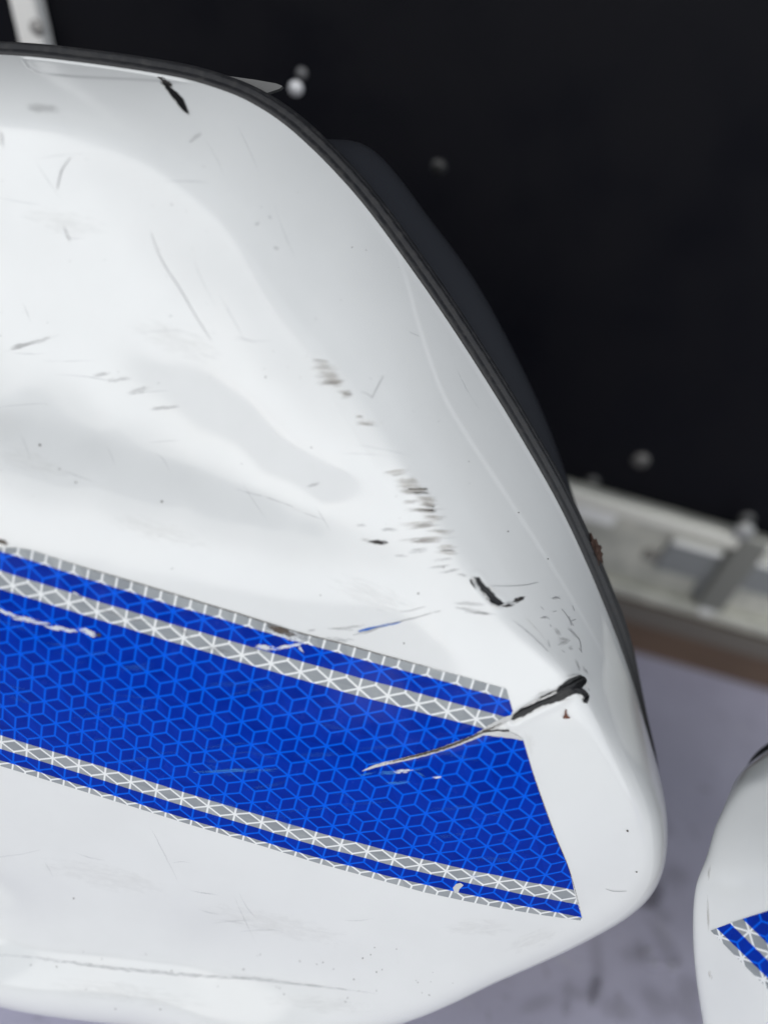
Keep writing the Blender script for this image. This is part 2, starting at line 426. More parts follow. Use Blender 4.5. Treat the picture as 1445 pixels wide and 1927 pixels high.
def features(fr, XZ, H):
    P = project(fr.world(XZ, H)); dh = np.zeros(len(P))
    vis = (P[:, 0] > -420) & (P[:, 0] < 1300) & (H > 0.002)
    mm = 0.001
    # recess: the panel falls away inside a crisp edge
    d, t, sd = seg_dist(P, POCKET)
    ins = np.where(sd > 0, d, 0.0)
    A = 2.0 * mm * (1 - smooth01((P[:, 0] - 720) / 170))
    rr = np.sqrt(ins * ins + 9) - 3
    dh -= np.where(vis & (sd > 0), A * (1 - np.exp(-rr / 70)), 0)
    d, t, sd = seg_dist(P, OUTER)
    out = np.where(sd < 0, d, 0.0); ro = np.sqrt(out * out + 16) - 4
    dh -= np.where(vis & (sd < 0), 2.0 * mm * (1 - np.exp(-ro / 60)) * np.exp(-ro / 160) * smooth01((P[:, 1] - 330) / 200) * (1 - smooth01((P[:, 1] - 980) / 200)), 0)
    # valley under the recess
    d, t, sd = seg_dist(P, VALLEY)
    r = 26 - 20 * smooth01(t); A = 3.0 * mm * (1 - smooth01((t - 0.8) / 0.2))
    dh -= np.where(vis, A * np.exp(-(np.sqrt(d * d + r * r) - r) / 80), 0)
    # added step along the side wall, shaped to show a thin bright line
    d, t, sd = seg_dist(P, LINE)
    so = -sd * d
    dh += np.where(vis, 0.7 * mm * smooth01((so + 4) / 9) * np.exp(-np.maximum(so, 0) / 45) * smooth01(t / 0.15) * (1 - smooth01((t - 0.9) / 0.1)), 0)
    # groove above the bottom lip
    d, t, sd = seg_dist(P, LIP)
    dh -= np.where(vis & (P[:, 1] > 1500) & (H > 0.05), 4.0 * mm * np.exp(-(np.sqrt(d * d + 64) - 8) / 45) * (1 - smooth01((t - 0.75) / 0.25)), 0)
    # softly pinched corner edge
    d, t, sd = seg_dist(P, CORNER)
    dh += np.where(vis, 0.35 * mm * np.exp(-(np.sqrt(d * d + 400) - 20) / 40) * smooth01(t / 0.2) * (1 - smooth01((t - 0.7) / 0.3)), 0)
    # furrows ploughed by the long gouge and the tear across the tape, with pushed-up lips
    for fur, dep, wd_ in ((GOUGE_LINE, 1.0, 8.0), (TEAR_LINE, 0.8, 8.0), (GOUGE2_LINE, 0.5, 6.0)):
        d, t, sd = seg_dist(P, fur)
        e = smooth01(t / 0.12) * (1 - smooth01((t - 0.9) / 0.1)) if fur is TEAR_LINE else 1.0
        dh += np.where(vis, mm * dep * e * (-np.exp(-(d / wd_) ** 2) + 0.5 * np.exp(-((d - 1.9 * wd_) / (0.8 * wd_)) ** 2)), 0)
    # shallow inset on the top edge
    m = vis & (P[:, 1] < 190) & (P[:, 0] < 480)
    Q = P[m]; ins = np.zeros(len(Q), bool); j = len(FACET) - 1
    for i in range(len(FACET)):
        a, b = FACET[i], FACET[j]
        c = ((a[1] > Q[:, 1]) != (b[1] > Q[:, 1])); xx = (b[0] - a[0]) * (Q[:, 1] - a[1]) / (b[1] - a[1] + 1e-9) + a[0]
        ins ^= c & (Q[:, 0] < xx); j = i
    dd = seg_dist(Q, np.vstack([FACET, FACET[:1]]))[0]
    q = np.zeros(len(P)); q[m] = np.where(ins, smooth01(dd / 7), 0)
    dh -= q * 1.1 * mm
    return dh

# rim x,y | shoulder x,y,h | rear half x,y   (traced off the picture, then laid in the case's own plane)
FR = Frame((PW / 2, PH / 2), 0.48, R(22))
PAIRS = [
    (0, 103, 0, 236, .050, 0, 190), (150, 117, 130, 252, .050, 150, 200), (300, 139, 262, 300, .052, 300, 215),
    (386, 159, 350, 362, .053, 400, 235), (472, 193, 430, 432, .055, 500, 258), (558, 253, 500, 525, .058, 590, 262),
    (665, 362, 575, 645, .061, 700, 281), (764, 492, 660, 755, .065, 815, 420), (869, 645, 760, 885, .070, 905, 547),
    (982, 827, 850, 1035, .076, 1000, 730), (1072, 992, 950, 1165, .082, 1060, 880), (1158, 1194, 1075, 1285, .086, 1120, 1070),
    (1215, 1367, 1140, 1420, .088, 1150, 1230), (1236, 1476, 1180, 1540, .086, 1160, 1330), (1228, 1560, 1182, 1622, .082, 1150, 1430),
    (1185, 1620, 1150, 1678, .080, 1090, 1520), (1090, 1672, 1080, 1730, .082, 1000, 1580), (930, 1735, 925, 1812, .086, 850, 1640),
    (720, 1815, 730, 1905, .092, 650, 1720), (480, 1860, 480, 1965, .096, 430, 1750), (240, 1800, 240, 1898, .096, 200, 1700),
    (0, 1745, 0, 1862, .096, -20, 1650), (-300, 1660, -300, 1790, .096, -300, 1570), (-600, 1560, -600, 1680, .09, -600, 1450),
    (-850, 1350, -780, 1420, .085, -820, 1250), (-960, 1000, -830, 1050, .075, -900, 950), (-930, 600, -800, 680, .062, -880, 620),
    (-780, 280, -650, 400, .053, -740, 330), (-540, 130, -470, 265, .050, -500, 210), (-270, 98, -240, 232, .050, -250, 190)]
FACE = [(850, 1200, .0880),
    (0, 1250, .1125), (350, 1325, .1035), (700, 1385, .0970), (950, 1400, .0945), (-300, 1150, .1125),
    (0, 1440, .103), (400, 1560, .101), (700, 1640, .0965), (1000, 1690, .091), (-300, 1350, .103),
    (0, 1650, .089), (400, 1720, .091), (700, 1780, .092), (-300, 1560, .089),
    (0, 1783, .079), (350, 1822, .081), (600, 1850, .084), (-300, 1700, .079)]
for x_, ya, yb, h0, gn in [(-300, 738, 945, .079, .031), (0, 776, 1030, .079, .031), (180, 824, 1075, .0787, .0262), (350, 881, 1127, .0782, .0215), (480, 928, 1165, .0777, .0178), (600, 972, 1200, .0772, .0145), (720, 1019, 1234, .0780, .0105)]:
    for f_, p_ in [(0, 0), (.25, .50), (.5, .79), (.75, .93), (1, 1)]: FACE.append((x_, ya + (yb - ya) * f_, h0 + gn * p_))
def panel_h(px, py):
    h = 0.066
    for _ in range(8):
        x, z = FR.from_px([(px, py)], h)[0]
        h = 0.0785 - 0.13 * (z - ZV) - 0.43 * (x + 0.07) ** 2
    return h
ZV = FR.from_px([(150, 815)], .078)[0][1]
for p in [(0, 350), (180, 350), (0, 500), (250, 500), (430, 560), (-300, 380), (-300, 550), (0, 650), (300, 690), (500, 720), (560, 840), (650, 880)]: FACE.append((p[0], p[1], panel_h(*p)))

root = empty("motorcycle_side_case")
root.location = FR.world(FR.from_px([(200, 1780)], 0.0), [0.0])[0].tolist()
tag(root, "large scratched white hard case with wide blue reflective band, filling the middle", "case", "white hard cases on the floor")
CASE = make_case(FR, PAIRS, FACE, (-60, 1000, .098), 1300, 64, 260, root, extra=features, soft=30)
bpy.context.view_layer.update()

def bvh_of(o):
    me = o.data
    co = np.empty(len(me.vertices) * 3); me.vertices.foreach_get('co', co)
    return BVHTree.FromPolygons(co.reshape(-1, 3).tolist(), [tuple(p.vertices) for p in me.polygons])
BV = bvh_of(CASE)

def hit(px, py, bv=None, off=0.0, far=None):
    d = ray(px, py)
    loc, nrm, idx, dist = (bv or BV).ray_cast(CAM, d)
    if loc is None: return None
    if nrm.dot(d) > 0: nrm = -nrm
    return loc + nrm * off

def patch(name, outline, material, parent, off=0.0002, step=9.0, uvf=None, bv=None, layers=('pattern',), thick=0.0):
    """a film laid on a surface: outline in picture points, cast onto the surface it lies on"""
    P = np.asarray(outline, float)
    lo, hi = P.min(0), P.max(0)
    pts = [Vector(p) for p in P]; n0 = len(pts)
    # interior points
    gx = np.arange(lo[0], hi[0], step); gy = np.arange(lo[1], hi[1], step)
    X, Y = np.meshgrid(gx, gy); Q = np.c_[X.ravel(), Y.ravel()]
    ins = np.zeros(len(Q), bool); j = n0 - 1
    for i in range(n0):
        c = ((P[i, 1] > Q[:, 1]) != (P[j, 1] > Q[:, 1]))
        with np.errstate(divide='ignore', invalid='ignore'):
            xx = (P[j, 0] - P[i, 0]) * (Q[:, 1] - P[i, 1]) / (P[j, 1] - P[i, 1]) + P[i, 0]
        ins ^= c & (Q[:, 0] < xx); j = i
    Q = Q[ins]
    if len(Q):
        dmin = seg_dist(Q, np.vstack([P, P[:1]]))[0]; Q = Q[dmin > step * 0.35]
    pts += [Vector(q) for q in Q]
    vo, eo, fo, *_ = delaunay_2d_cdt(pts, [(i, (i + 1) % n0) for i in range(n0)], [], 1, 1e-5)
    V = []; ok = []
    for p in vo:
        h = hit(p.x, p.y, bv, off); ok.append(h is not None); V.append(h if h is not None else Vector((0, 0, 0)))
    fo = [f for f in fo if all(ok[i] for i in f)]
    fo = [f if (vo[f[1]] - vo[f[0]]).cross(vo[f[2]] - vo[f[0]]) < 0 else f[::-1] for f in fo]
    me = mesh(name, [tuple(v) for v in V], fo)
    if uvf:
        uvs = uvf(np.array([(p.x, p.y) for p in vo]))
        for nm, arr in uvs.items():
            lay = me.uv_layers.new(name=nm)
            li = np.empty(len(me.loops), int); me.loops.foreach_get('vertex_index', li)
            lay.data.foreach_set('uv', np.asarray(arr)[li].ravel())
    return link(name, me, material, parent)

# ------------------------------------------------------------------ printed tape
def rows(off, sc, d):
    out = []
    for j, lst in d.items():
        for (i, x, y) in lst: out.append((off[0] + x / sc, off[1] + y / sc, i + j / 2, j * math.sqrt(3) / 2))
    return out
S4 = 1445 / 360
ND = rows((0, 1100), S4, {
    -1: [(4, 868, 65), (5, 1088, 133), (6, 1310, 205)],
    0: [(0, 100, 8), (1, 313, 72), (2, 523, 137), (3, 735, 205), (4, 952, 268), (5, 1168, 333), (6, 1387, 402)],
    1: [(0, 188, 197), (1, 397, 268), (2, 605, 332), (3, 822, 400), (4, 1033, 468), (5, 1245, 533)],
    2: [(-1, 68, 328), (0, 275, 398), (1, 485, 465), (2, 693, 530), (3, 905, 597), (4, 1115, 660), (5, 1328, 725)],
    3: [(-1, 158, 520), (0, 365, 588), (1, 570, 650), (2, 780, 715), (3, 988, 780), (4, 1195, 845), (5, 1403, 910)],
    4: [(-2, 42, 635), (-1, 247, 700), (0, 452, 765), (1, 655, 830), (2, 863, 893), (3, 1070, 957), (4, 1275, 1020)],
    5: [(-2, 135, 815), (-1, 340, 880), (0, 542, 940), (1, 743, 1002), (2, 945, 1068), (3, 1148, 1132), (4, 1352, 1192)],
    6: [(-3, 28, 920), (-2, 225, 985), (-1, 428, 1047), (0, 625, 1105), (1, 827, 1170), (2, 1028, 1235), (3, 1228, 1298), (4, 1430, 1360)],
    7: [(-3, 118, 1092), (-2, 315, 1152), (-1, 513, 1213), (0, 710, 1275), (1, 908, 1335), (2, 1108, 1395)],
    8: [(-4, 15, 1187), (-3, 207, 1247), (-2, 402, 1308), (-1, 600, 1367), (0, 798, 1427)],
    9: [(-4, 105, 1340), (-3, 297, 1398)]})
ND += rows((360, 1200), S4, {
    -1: [(11, 980, 120), (12, 1205, 185), (13, 1428, 245)],
    0: [(7, 165, 65), (8, 383, 130), (9, 603, 193), (10, 825, 258), (11, 1043, 318), (12, 1265, 382)],
    1: [(6, 22, 190), (7, 238, 260), (8, 455, 325), (9, 670, 385), (10, 890, 450), (11, 1110, 515), (12, 1328, 575)],
    2: [(6, 95, 385), (7, 310, 450), (8, 525, 510), (9, 740, 575), (10, 958, 637), (11, 1175, 697), (12, 1390, 757)],
    3: [(6, 172, 570), (7, 383, 632), (8, 595, 695), (9, 808, 757), (10, 1022, 817), (11, 1237, 875)],
    4: [(5, 33, 685), (6, 245, 748), (7, 455, 805), (8, 665, 867), (9, 875, 930), (10, 1088, 990)],
    5: [(5, 108, 858), (6, 318, 918), (7, 525, 975), (8, 733, 1038), (9, 942, 1098), (10, 1150, 1157)],
    6: [(6, 390, 1083), (7, 595, 1147), (8, 800, 1205), (9, 1008, 1265), (10, 1213, 1322)],
    7: [(4, 52, 1118), (5, 255, 1180), (6, 460, 1243), (7, 663, 1303), (8, 867, 1360), (9, 1070, 1420)],
    8: [(4, 130, 1270), (5, 330, 1330), (6, 533, 1390)]})
ND += rows((680, 1300), S4, {
    -1: [(16, 810, 27), (17, 1030, 88)],
    0: [(13, 200, 37), (14, 425, 98), (15, 648, 155), (16, 865, 210)],
    1: [(12, 45, 170), (13, 262, 230), (14, 482, 290), (16, 922, 400), (17, 1138, 452)],
    2: [(12, 105, 355), (13, 322, 410), (15, 755, 522), (16, 970, 578), (17, 1183, 630)],
    3: [(15, 805, 700), (16, 1018, 745), (17, 1230, 795)],
    4: [(11, 15, 655), (12, 225, 708), (13, 435, 760), (14, 645, 812), (15, 855, 865), (16, 1063, 908), (17, 1272, 948)],
    5: [(11, 72, 820), (12, 282, 875), (13, 487, 925), (14, 693, 975), (15, 900, 1022), (16, 1105, 1062), (17, 1310, 1105)],
    6: [(11, 127, 973), (12, 335, 1027), (13, 540, 1080), (14, 745, 1127), (15, 945, 1172), (16, 1147, 1213), (17, 1350, 1250)],
    7: [(11, 187, 1123), (12, 388, 1175), (13, 590, 1222), (14, 792, 1270), (15, 990, 1308), (16, 1190, 1350), (17, 1388, 1387)],
    8: [(10, 45, 1210), (11, 243, 1268), (12, 443, 1312), (13, 640, 1358), (14, 838, 1405)]})
ND += [(937.5, 1658.8, 15 + 4, 8 * math.sqrt(3) / 2), (985, 1670, 20, 8 * math.sqrt(3) / 2), (1035, 1678, 21, 8 * math.sqrt(3) / 2)]
ND = np.array(ND)
TUV = tps_fit(ND[:, :2], ND[:, 2:], 2e-3)
TOPV = np.array([(60, 1035), (165, 1069.5), (275, 1102), (385, 1135.5), (500, 1171), (640, 1210), (778, 1248), (868, 1272), (940, 1292.5)], float)
tu_ = tps_eval(TUV, TOPV)[:, 0]
ND = np.vstack([ND, np.c_[TOPV, tu_, np.full(len(TOPV), -1.42)]])
TUV = tps_fit(ND[:, :2], ND[:, 2:], 2e-3)
def tape_uv(P): return {'pattern': tps_eval(TUV, P)}

def border_v(pts): return float(np.median(tps_eval(TUV, pts)[:, 1]))
B1 = border_v([(60, 1051), (110, 1067), (360, 1148.6), (720, 1253), (777, 1266), (868, 1291)])
B2 = border_v([(110, 1103), (200, 1129), (360, 1186), (660, 1275), (760, 1297)])
B3 = border_v([(50, 1118), (150, 1150), (360, 1217.6), (560, 1285), (680, 1316)])
B4 = border_v([(0, 1379), (120, 1417), (360, 1493.5), (560, 1555), (722, 1601), (900, 1644)])
B5 = border_v([(0, 1407), (120, 1443), (360, 1520), (560, 1579), (722, 1628), (940, 1677), (1060, 1700)])
B6 = border_v([(110, 1464), (240, 1503), (360, 1543), (722, 1645), (860, 1678), (950, 1697), (1060, 1718)])
TAPE = m_tape([B1, B2, B3, B4, B5, B6])
TOP = [(-70, 1029), (0, 1030.5), (32, 1030.5), (60, 1035), (110, 1052), (165, 1069.5), (220, 1085.5), (275, 1102), (330, 1118.5), (385, 1135.5),
       (440, 1152), (500, 1171), (565, 1191), (640, 1210), (720, 1232.5), (778, 1248), (868, 1272), (940, 1292.5), (948, 1294), (952.4, 1297)]
TEAR_UP = [(964, 1337), (959, 1348), (944, 1359), (927, 1367), (912, 1374.5)]
TEAR_LO = [(918, 1377), (935, 1375), (957, 1376), (972, 1382), (984, 1392)]
ENDC = [(1004, 1459.5), (1028.8, 1531.7), (1041, 1564), (1054, 1596), (1070.6, 1636.5), (1081, 1683), (1096, 1732)]
BOT = [(1022, 1721.5), (947, 1709), (872, 1694), (797, 1678), (722, 1657.5), (600, 1624), (480, 1587), (360, 1551.5), (240, 1514), (120, 1476.5), (0, 1440), (-70, 1418)]
tape = patch("reflective_tape", TOP + TEAR_UP + TEAR_LO + ENDC + BOT, TAPE, root, 0.00035, 8.0, tape_uv)

# ------------------------------------------------------------------ floor, wall and what is fixed to it
FLOOR_Z = 0.0
WALL_Y = at_z(1300, 1240, 0).y
def quad_obj(name, pts, material, parent=None):
    return link(name, mesh(name, [tuple(p) for p in pts], [tuple(range(len(pts)))], False), material, parent)

def m_floor():
    m = mat("worn_grey_floor_paint", (0.3, 0.29, 0.34), 0.5); g = G(m)
    o = g.n('ShaderNodeTexCoord').outputs['Object']
    n = g.noise(o, 6, 6, 0.6); n2 = g.noise(o, 45, 5, 0.7); n3 = g.noise(o, 18, 3, 0.5, 1.0)
    col = g.mix(g.rng(n, 0.3, 0.7), (0.44, 0.425, 0.53), (0.54, 0.525, 0.645))
    col = g.mix(g.m('MULTIPLY', g.rng(n2, 0.58, 0.72), 0.5), col, (0.14, 0.12, 0.13))
    col = g.mix(g.m('MULTIPLY', g.rng(n3, 0.66, 0.74), 0.4), col, (0.55, 0.54, 0.58))
    g.put(g.b.inputs['Base Color'], col); g.put(g.b.inputs['Roughness'], g.rng(n2, 0.3, 0.7, 0.35, 0.6)); g.bump(n2, 0.3, 0.002)
    return m
fl = quad_obj("floor", [(-3, -1.6, 0), (3, -1.6, 0), (3, WALL_Y + 0.3, 0), (-3, WALL_Y + 0.3, 0)], m_floor()); tag(fl, kind='structure')

def m_ground():
    m = mat("concrete_yard", (0.36, 0.35, 0.33), 0.9); g = G(m)
    o = g.n('ShaderNodeTexCoord').outputs['Object']
    g.put(g.b.inputs['Base Color'], g.mix(g.noise(o, 0.6, 6), (0.28, 0.275, 0.26), (0.42, 0.41, 0.39))); return m
gd = quad_obj("ground", [(-150, -250, -0.7), (150, -250, -0.7), (150, 100, -0.7), (-150, 100, -0.7)], m_ground()); tag(gd, kind='structure')

def m_wall():
    m = mat("black_coated_panel", (0.010, 0.010, 0.012), 0.42, spec=0.10); g = G(m)
    o = g.n('ShaderNodeTexCoord').outputs['Object']
    n = g.noise(o, 9, 5, 0.6)
    g.put(g.b.inputs['Base Color'], g.mix(n, (0.0026, 0.003, 0.0056), (0.0052, 0.005, 0.0068)))
    g.put(g.b.inputs['Roughness'], g.rng(n, 0.3, 0.7, 0.35, 0.6)); return m
def box(bm, lo, hi, bev=0.0):
    r = bmesh.ops.create_cube(bm, size=1.0)
    for v in r['verts']:
        v.co = Vector([(lo[k] + hi[k]) / 2 + v.co[k] * (hi[k] - lo[k]) for k in range(3)])
    if bev:
        es = list({e for v in r['verts'] for e in v.link_edges})
        bmesh.ops.bevel(bm, geom=es, offset=bev, segments=2, affect='EDGES', profile=0.5)
wall = empty("panel_wall", (0, WALL_Y, 0)); tag(wall, "black coated panel wall behind the cases, dotted with small rivets", "wall")
bm = bmesh.new(); box(bm, (-3, WALL_Y, 0), (3, WALL_Y + 0.03, 2.4)); bm_obj("panel", bm, m_wall(), wall)

METAL = mat("zinc", (0.42, 0.42, 0.41), 0.5, 0.6)
def m_gal():
    m = mat("weathered_galvanised_steel", (0.4, 0.41, 0.38), 0.5, 0.35); g = G(m)
    o = g.n('ShaderNodeTexCoord').outputs['Object']
    n = g.noise(o, 22, 5, 0.65)
    g.put(g.b.inputs['Base Color'], g.mix(g.rng(n, 0.35, 0.7), (0.46, 0.46, 0.40), (0.66, 0.65, 0.57)))
    g.put(g.b.inputs['Roughness'], g.rng(n, 0.3, 0.7, 0.35, 0.6)); return m
GAL = m_gal()
WHITEP = mat("white_strip_paint", (0.72, 0.71, 0.69), 0.45)
def rivet(px, py, r, name="rivet", material=METAL, parent=None, y=None):
    p = at_y(px, py, (WALL_Y if y is None else y))
    bm = bmesh.new()
    bmesh.ops.create_uvsphere(bm, u_segments=16, v_segments=8, radius=r)
    for v in bm.verts: v.co.y *= 0.22
    bmesh.ops.delete(bm, geom=[v for v in bm.verts if v.co.y > 0.001], context='VERTS')
    # washer ring
    ring = bmesh.ops.create_cone(bm, segments=16, radius1=r * 1.5, radius2=r * 1.4, depth=r * 0.25, cap_ends=True)
    for v in ring['verts']: v.co = Vector((v.co.x, -v.co.z - r * 0.1, v.co.y))
    for v in bm.verts: v.co += p
    return bm_obj(name, bm, material, parent or wall, True)
rivet(557, 166, 0.0043, material=mat('bright_zinc', (0.62, 0.62, 0.64), 0.4, 0.4)); rivet(568, 138, 0.0035, material=mat("dull_zinc", (0.12, 0.12, 0.125), 0.5, 0.3)); rivet(825, 314, 0.005, material=mat("black_rivet", (0.012, 0.012, 0.012), 0.4, 0.1))
rivet(1205, 866, 0.0065, material=mat("worn_rivet", (0.13, 0.125, 0.12), 0.45, 0.4))

# houses across the yard show in the gloss
def m_render(name, c):
    m = mat(name, c, 0.9); g = G(m); o = g.n('ShaderNodeTexCoord').outputs['Object']
    g.put(g.b.inputs['Base Color'], g.mix(g.noise(o, 1.2, 5), tuple(k * 0.85 for k in c), c)); return m
def house(x0, x1, y0_, y1, h, c, label, gable=0.0):
    e = empty("building", ((x0 + x1) / 2, (y0_ + y1) / 2, -0.7)); tag(e, label, "building", "buildings across the yard")
    bm = bmesh.new(); box(bm, (x0, y0_, -0.69), (x1, y1, h)); bm_obj("wall", bm, m_render("render_coat", c), e)
    bm = bmesh.new(); box(bm, (x0 - 0.25, y0_ - 0.25, h + 0.01), (x1 + 0.25, y1 + 0.25, h + 0.25)); bm_obj("roof", bm, m_render("roof_felt", (0.12, 0.12, 0.13)), e)
GREY_ = (0.50, 0.51, 0.51)
house(-1.65, 12, -15, -10, 1.9, GREY_, "long grey building straight across the yard")
house(-9.5, -1.9, -14, -10.1, 1.9, GREY_, "grey building joined to the left end of the long one")
house(-30, -10.2, -26, -12, 1.9, GREY_, "long low building far off to the left across the yard")

# galvanised rail low on the wall, on a brown plank
za = at_y(1300, 965, WALL_Y).z; zb = at_y(1300, 1135, WALL_Y).z
rail = empty("steel_rail", (0.4, WALL_Y, zb)); tag(rail, "dull galvanised steel rail with long slots, fixed low along the black wall", "rail")
y0 = WALL_Y - 0.012
X0, X1 = -2.5, 2.5
bm = bmesh.new(); box(bm, (X0, y0, zb), (X1, WALL_Y - 0.001, za), 0.002); bm_obj("rail_body", bm, GAL, rail)
bm = bmesh.new(); box(bm, (X0, y0 - 0.012, za - 0.018), (X1, y0 - 0.0005, za + 0.003), 0.004); bm_obj("rail_flange", bm, mat("rail_flange_steel", (0.74, 0.73, 0.66), 0.45, 0.15), rail)
bm = bmesh.new(); box(bm, (X0, y0 - 0.009, zb - 0.004), (X1, y0 - 0.0005, zb + 0.016), 0.004); bm_obj("rail_flange", bm, GAL, rail)
BRIGHT = mat("bright_worn_metal", (0.85, 0.85, 0.82), 0.35, 0.1)
def rail_box(name, pa, pb, dep, material, bev=0.003, parent=rail):
    a = at_y(*pa, y0); b = at_y(*pb, y0)
    bm = bmesh.new(); box(bm, (min(a.x, b.x), y0 - dep, min(a.z, b.z)), (max(a.x, b.x), y0 + 0.001, max(a.z, b.z)), bev)
    return bm_obj(name, bm, material, parent)
SLOT = mat("slot_steel", (0.24, 0.25, 0.25), 0.5, 0.2)
rail_box("slot_plate", (1262, 1010), (1340, 1098), 0.004, SLOT)
rail_box("slot_plate", (1392, 1046), (1475, 1130), 0.004, SLOT)
rail_box("slot_edge", (1266, 1005), (1353, 1041), 0.010, BRIGHT)
rail_box("slot_edge", (1392, 1038), (1478, 1072), 0.010, BRIGHT)
rail_box("end_plate", (1076, 930), (1150, 985), 0.009, BRIGHT)
bk = rail_box("bracket", (1392, 1000), (1352, 1140), 0.014, mat("dark_bracket", (0.20, 0.20, 0.18), 0.5, 0.2))
rail_box("worn_patch", (1215, 1030), (1252, 1062), 0.002, mat("dark_worn_patch", (0.22, 0.21, 0.19), 0.6))
rail_box("bracket_foot", (1318, 1128), (1334, 1152), 0.010, BRIGHT)
rail_box("bracket_foot", (1335, 1060), (1346, 1130), 0.006, SLOT)
rivet(1398, 1000, 0.008, "bolt", METAL, rail, y0 - 0.016)
rivet(1404, 977, 0.006, "bolt", mat("dark_bolt", (0.12, 0.12, 0.12), 0.4, 0.6), rail, WALL_Y)
rivet(1113, 908, 0.006, "bolt", mat("dark_bolt2", (0.10, 0.10, 0.10), 0.4, 0.6), rail, WALL_Y)

def m_wood():
    m = mat("brown_stained_wood", (0.06, 0.04, 0.03), 0.6); g = G(m)
    o = g.n('ShaderNodeTexCoord').outputs['Object']
    mp = g.n('ShaderNodeVectorMath', operation='MULTIPLY'); g.t.links.new(o, mp.inputs[0]); mp.inputs[1].default_value = (6, 60, 60)
    g.put(g.b.inputs['Base Color'], g.mix(g.noise(mp.outputs[0], 1.5, 6, 0.6), (0.045, 0.028, 0.018), (0.16, 0.10, 0.066))); return m
bm = bmesh.new(); zf = (zb + 0.0) * 0.62; box(bm, (X0, WALL_Y - 0.026, zf), (X1, WALL_Y - 0.0205, zb - 0.006), 0.002); bm_obj("rail_foot", bm, mat("grimy_rail_foot", (0.13, 0.115, 0.10), 0.6), rail)
pl = bmesh.new(); box(pl, (X0, WALL_Y - 0.020, 0.002), (X1, WALL_Y - 0.001, zb - 0.006), 0.003)
plk = bm_obj("skirting_plank", pl, m_wood()); tag(plk, "dark brown wooden plank along the floor under the steel rail", "plank")

# white upright strip top left
a = at_y(40, 0, WALL_Y); b = at_y(90, 0, WALL_Y)
st = empty("white_strip", (a.x, WALL_Y, a.z)); tag(st, "white upright strip with a bolt hole on the black wall at the top left", "strip")
p0, p1 = at_y(64, 0, WALL_Y), at_y(86, 100, WALL_Y); ax = (p0 - p1).normalized(); sx = Vector((ax.z, 0, -ax.x))
hw = (at_y(88, 0, WALL_Y) - at_y(40, 0, WALL_Y)).dot(sx) / 2
bm = bmesh.new(); box(bm, (-hw, -0.02, -0.45), (hw, -0.0005, 1.2), 0.004)
bmesh.ops.transform(bm, matrix=Matrix(((sx.x, 0, ax.x, p0.x), (0, 1, 0, p0.y), (sx.z, 0, ax.z, p0.z), (0, 0, 0, 1))), verts=bm.verts)
bm_obj("strip_body", bm, WHITEP, st)
rivet(70, 52, 0.0045, "bolt", mat("grey_bolt", (0.3, 0.29, 0.28), 0.5, 0.3), st, WALL_Y - 0.02)

# ------------------------------------------------------------------ second case, on the right
FR2 = Frame((1445, 1750), 0.62, R(22), R(-45))
P2 = [
    (1408, 1447, 1400, 1482, .060, 1450, 1440), (1398, 1512, 1352, 1540, .070, 1425, 1500), (1385, 1570, 1332, 1605, .080, 1410, 1560),
    (1376, 1630, 1308, 1660, .085, 1400, 1630), (1372, 1700, 1303, 1730, .088, 1400, 1700), (1376, 1785, 1308, 1810, .088, 1405, 1785),
    (1388, 1872, 1320, 1890, .088, 1415, 1865), (1390, 1960, 1345, 1985, .088, 1430, 1950), (1450, 2040, 1430, 2080, .088, 1480, 2020),
    (1560, 2090, 1550, 2140, .088, 1570, 2060), (1700, 2080, 1700, 2110, .085, 1690, 2050), (1850, 1980, 1840, 1990, .08, 1830, 1960),
    (1900, 1800, 1860, 1800, .07, 1880, 1800), (1870, 1580, 1830, 1610, .06, 1860, 1600), (1780, 1420, 1750, 1480, .055, 1770, 1440),
    (1640, 1365, 1630, 1430, .055, 1640, 1390), (1520, 1375, 1525, 1440, .056, 1530, 1390), (1445, 1410, 1462, 1465, .058, 1475, 1400)]
F2_ = [(1500, 1600, .085), (1600, 1700, .095), (1500, 1850, .1), (1400, 1700, .092), (1450, 1950, .098)]
root2 = empty("motorcycle_side_case"); root2.location = FR2.world(FR2.from_px([(1500, 2050)], 0.0), [0.0])[0].tolist()
tag(root2, "smaller clean white hard case showing a blue striped point at the right edge", "case", "white hard cases on the floor")
CASE2 = make_case(FR2, P2, F2_, (1600, 1750, .095), 360, 30, 80, root2)
BV2 = bvh_of(CASE2)
bb = np.array([[40.6, 39.8], [-14, 50]])
def tape2_uv(P):
    ij = (np.asarray(P) - np.array([1375.3, 1783.4])) @ np.linalg.inv(bb)
    return {'pattern': np.c_[ij[:, 0] + ij[:, 1] / 2, ij[:, 1] * math.sqrt(3) / 2 + 0.866 * 9]}
def v2(x, y): return float(tape2_uv([(x, y)])['pattern'][0, 1])
TAPE2 = m_tape([-99, -99 + 1, v2(1600, 1850), v2(1380, 1730), v2(1399, 1747.5) + 0.0, v2(1370, 1770)][:0] + [-99, v2(1421, 1757), v2(1399, 1765)] [:0] + [-50, v2(1420, 1752), v2(1405, 1768), v2(1400, 1797)])
patch("reflective_tape", [(1337, 1751), (1380, 1735), (1420, 1722), (1470, 1706), (1560, 1680), (1560, 1975), (1480, 1897), (1445, 1861), (1400, 1816), (1365, 1780), (1345, 1760)], TAPE2, root2, 0.00035, 9.0, tape2_uv, BV2)

# ------------------------------------------------------------------ wear on the big case
def biggest(F):
    """the largest connected group of faces"""
    par = {}
    def find(a):
        while par.setdefault(a, a) != a: a = par[a]
        return a
    for f in F:
        for k in f[1:]: par[find(k)] = find(f[0])
    grp = {}
    for f in F: grp.setdefault(find(f[0]), []).append(f)
    return max(grp.values(), key=len) if grp else []

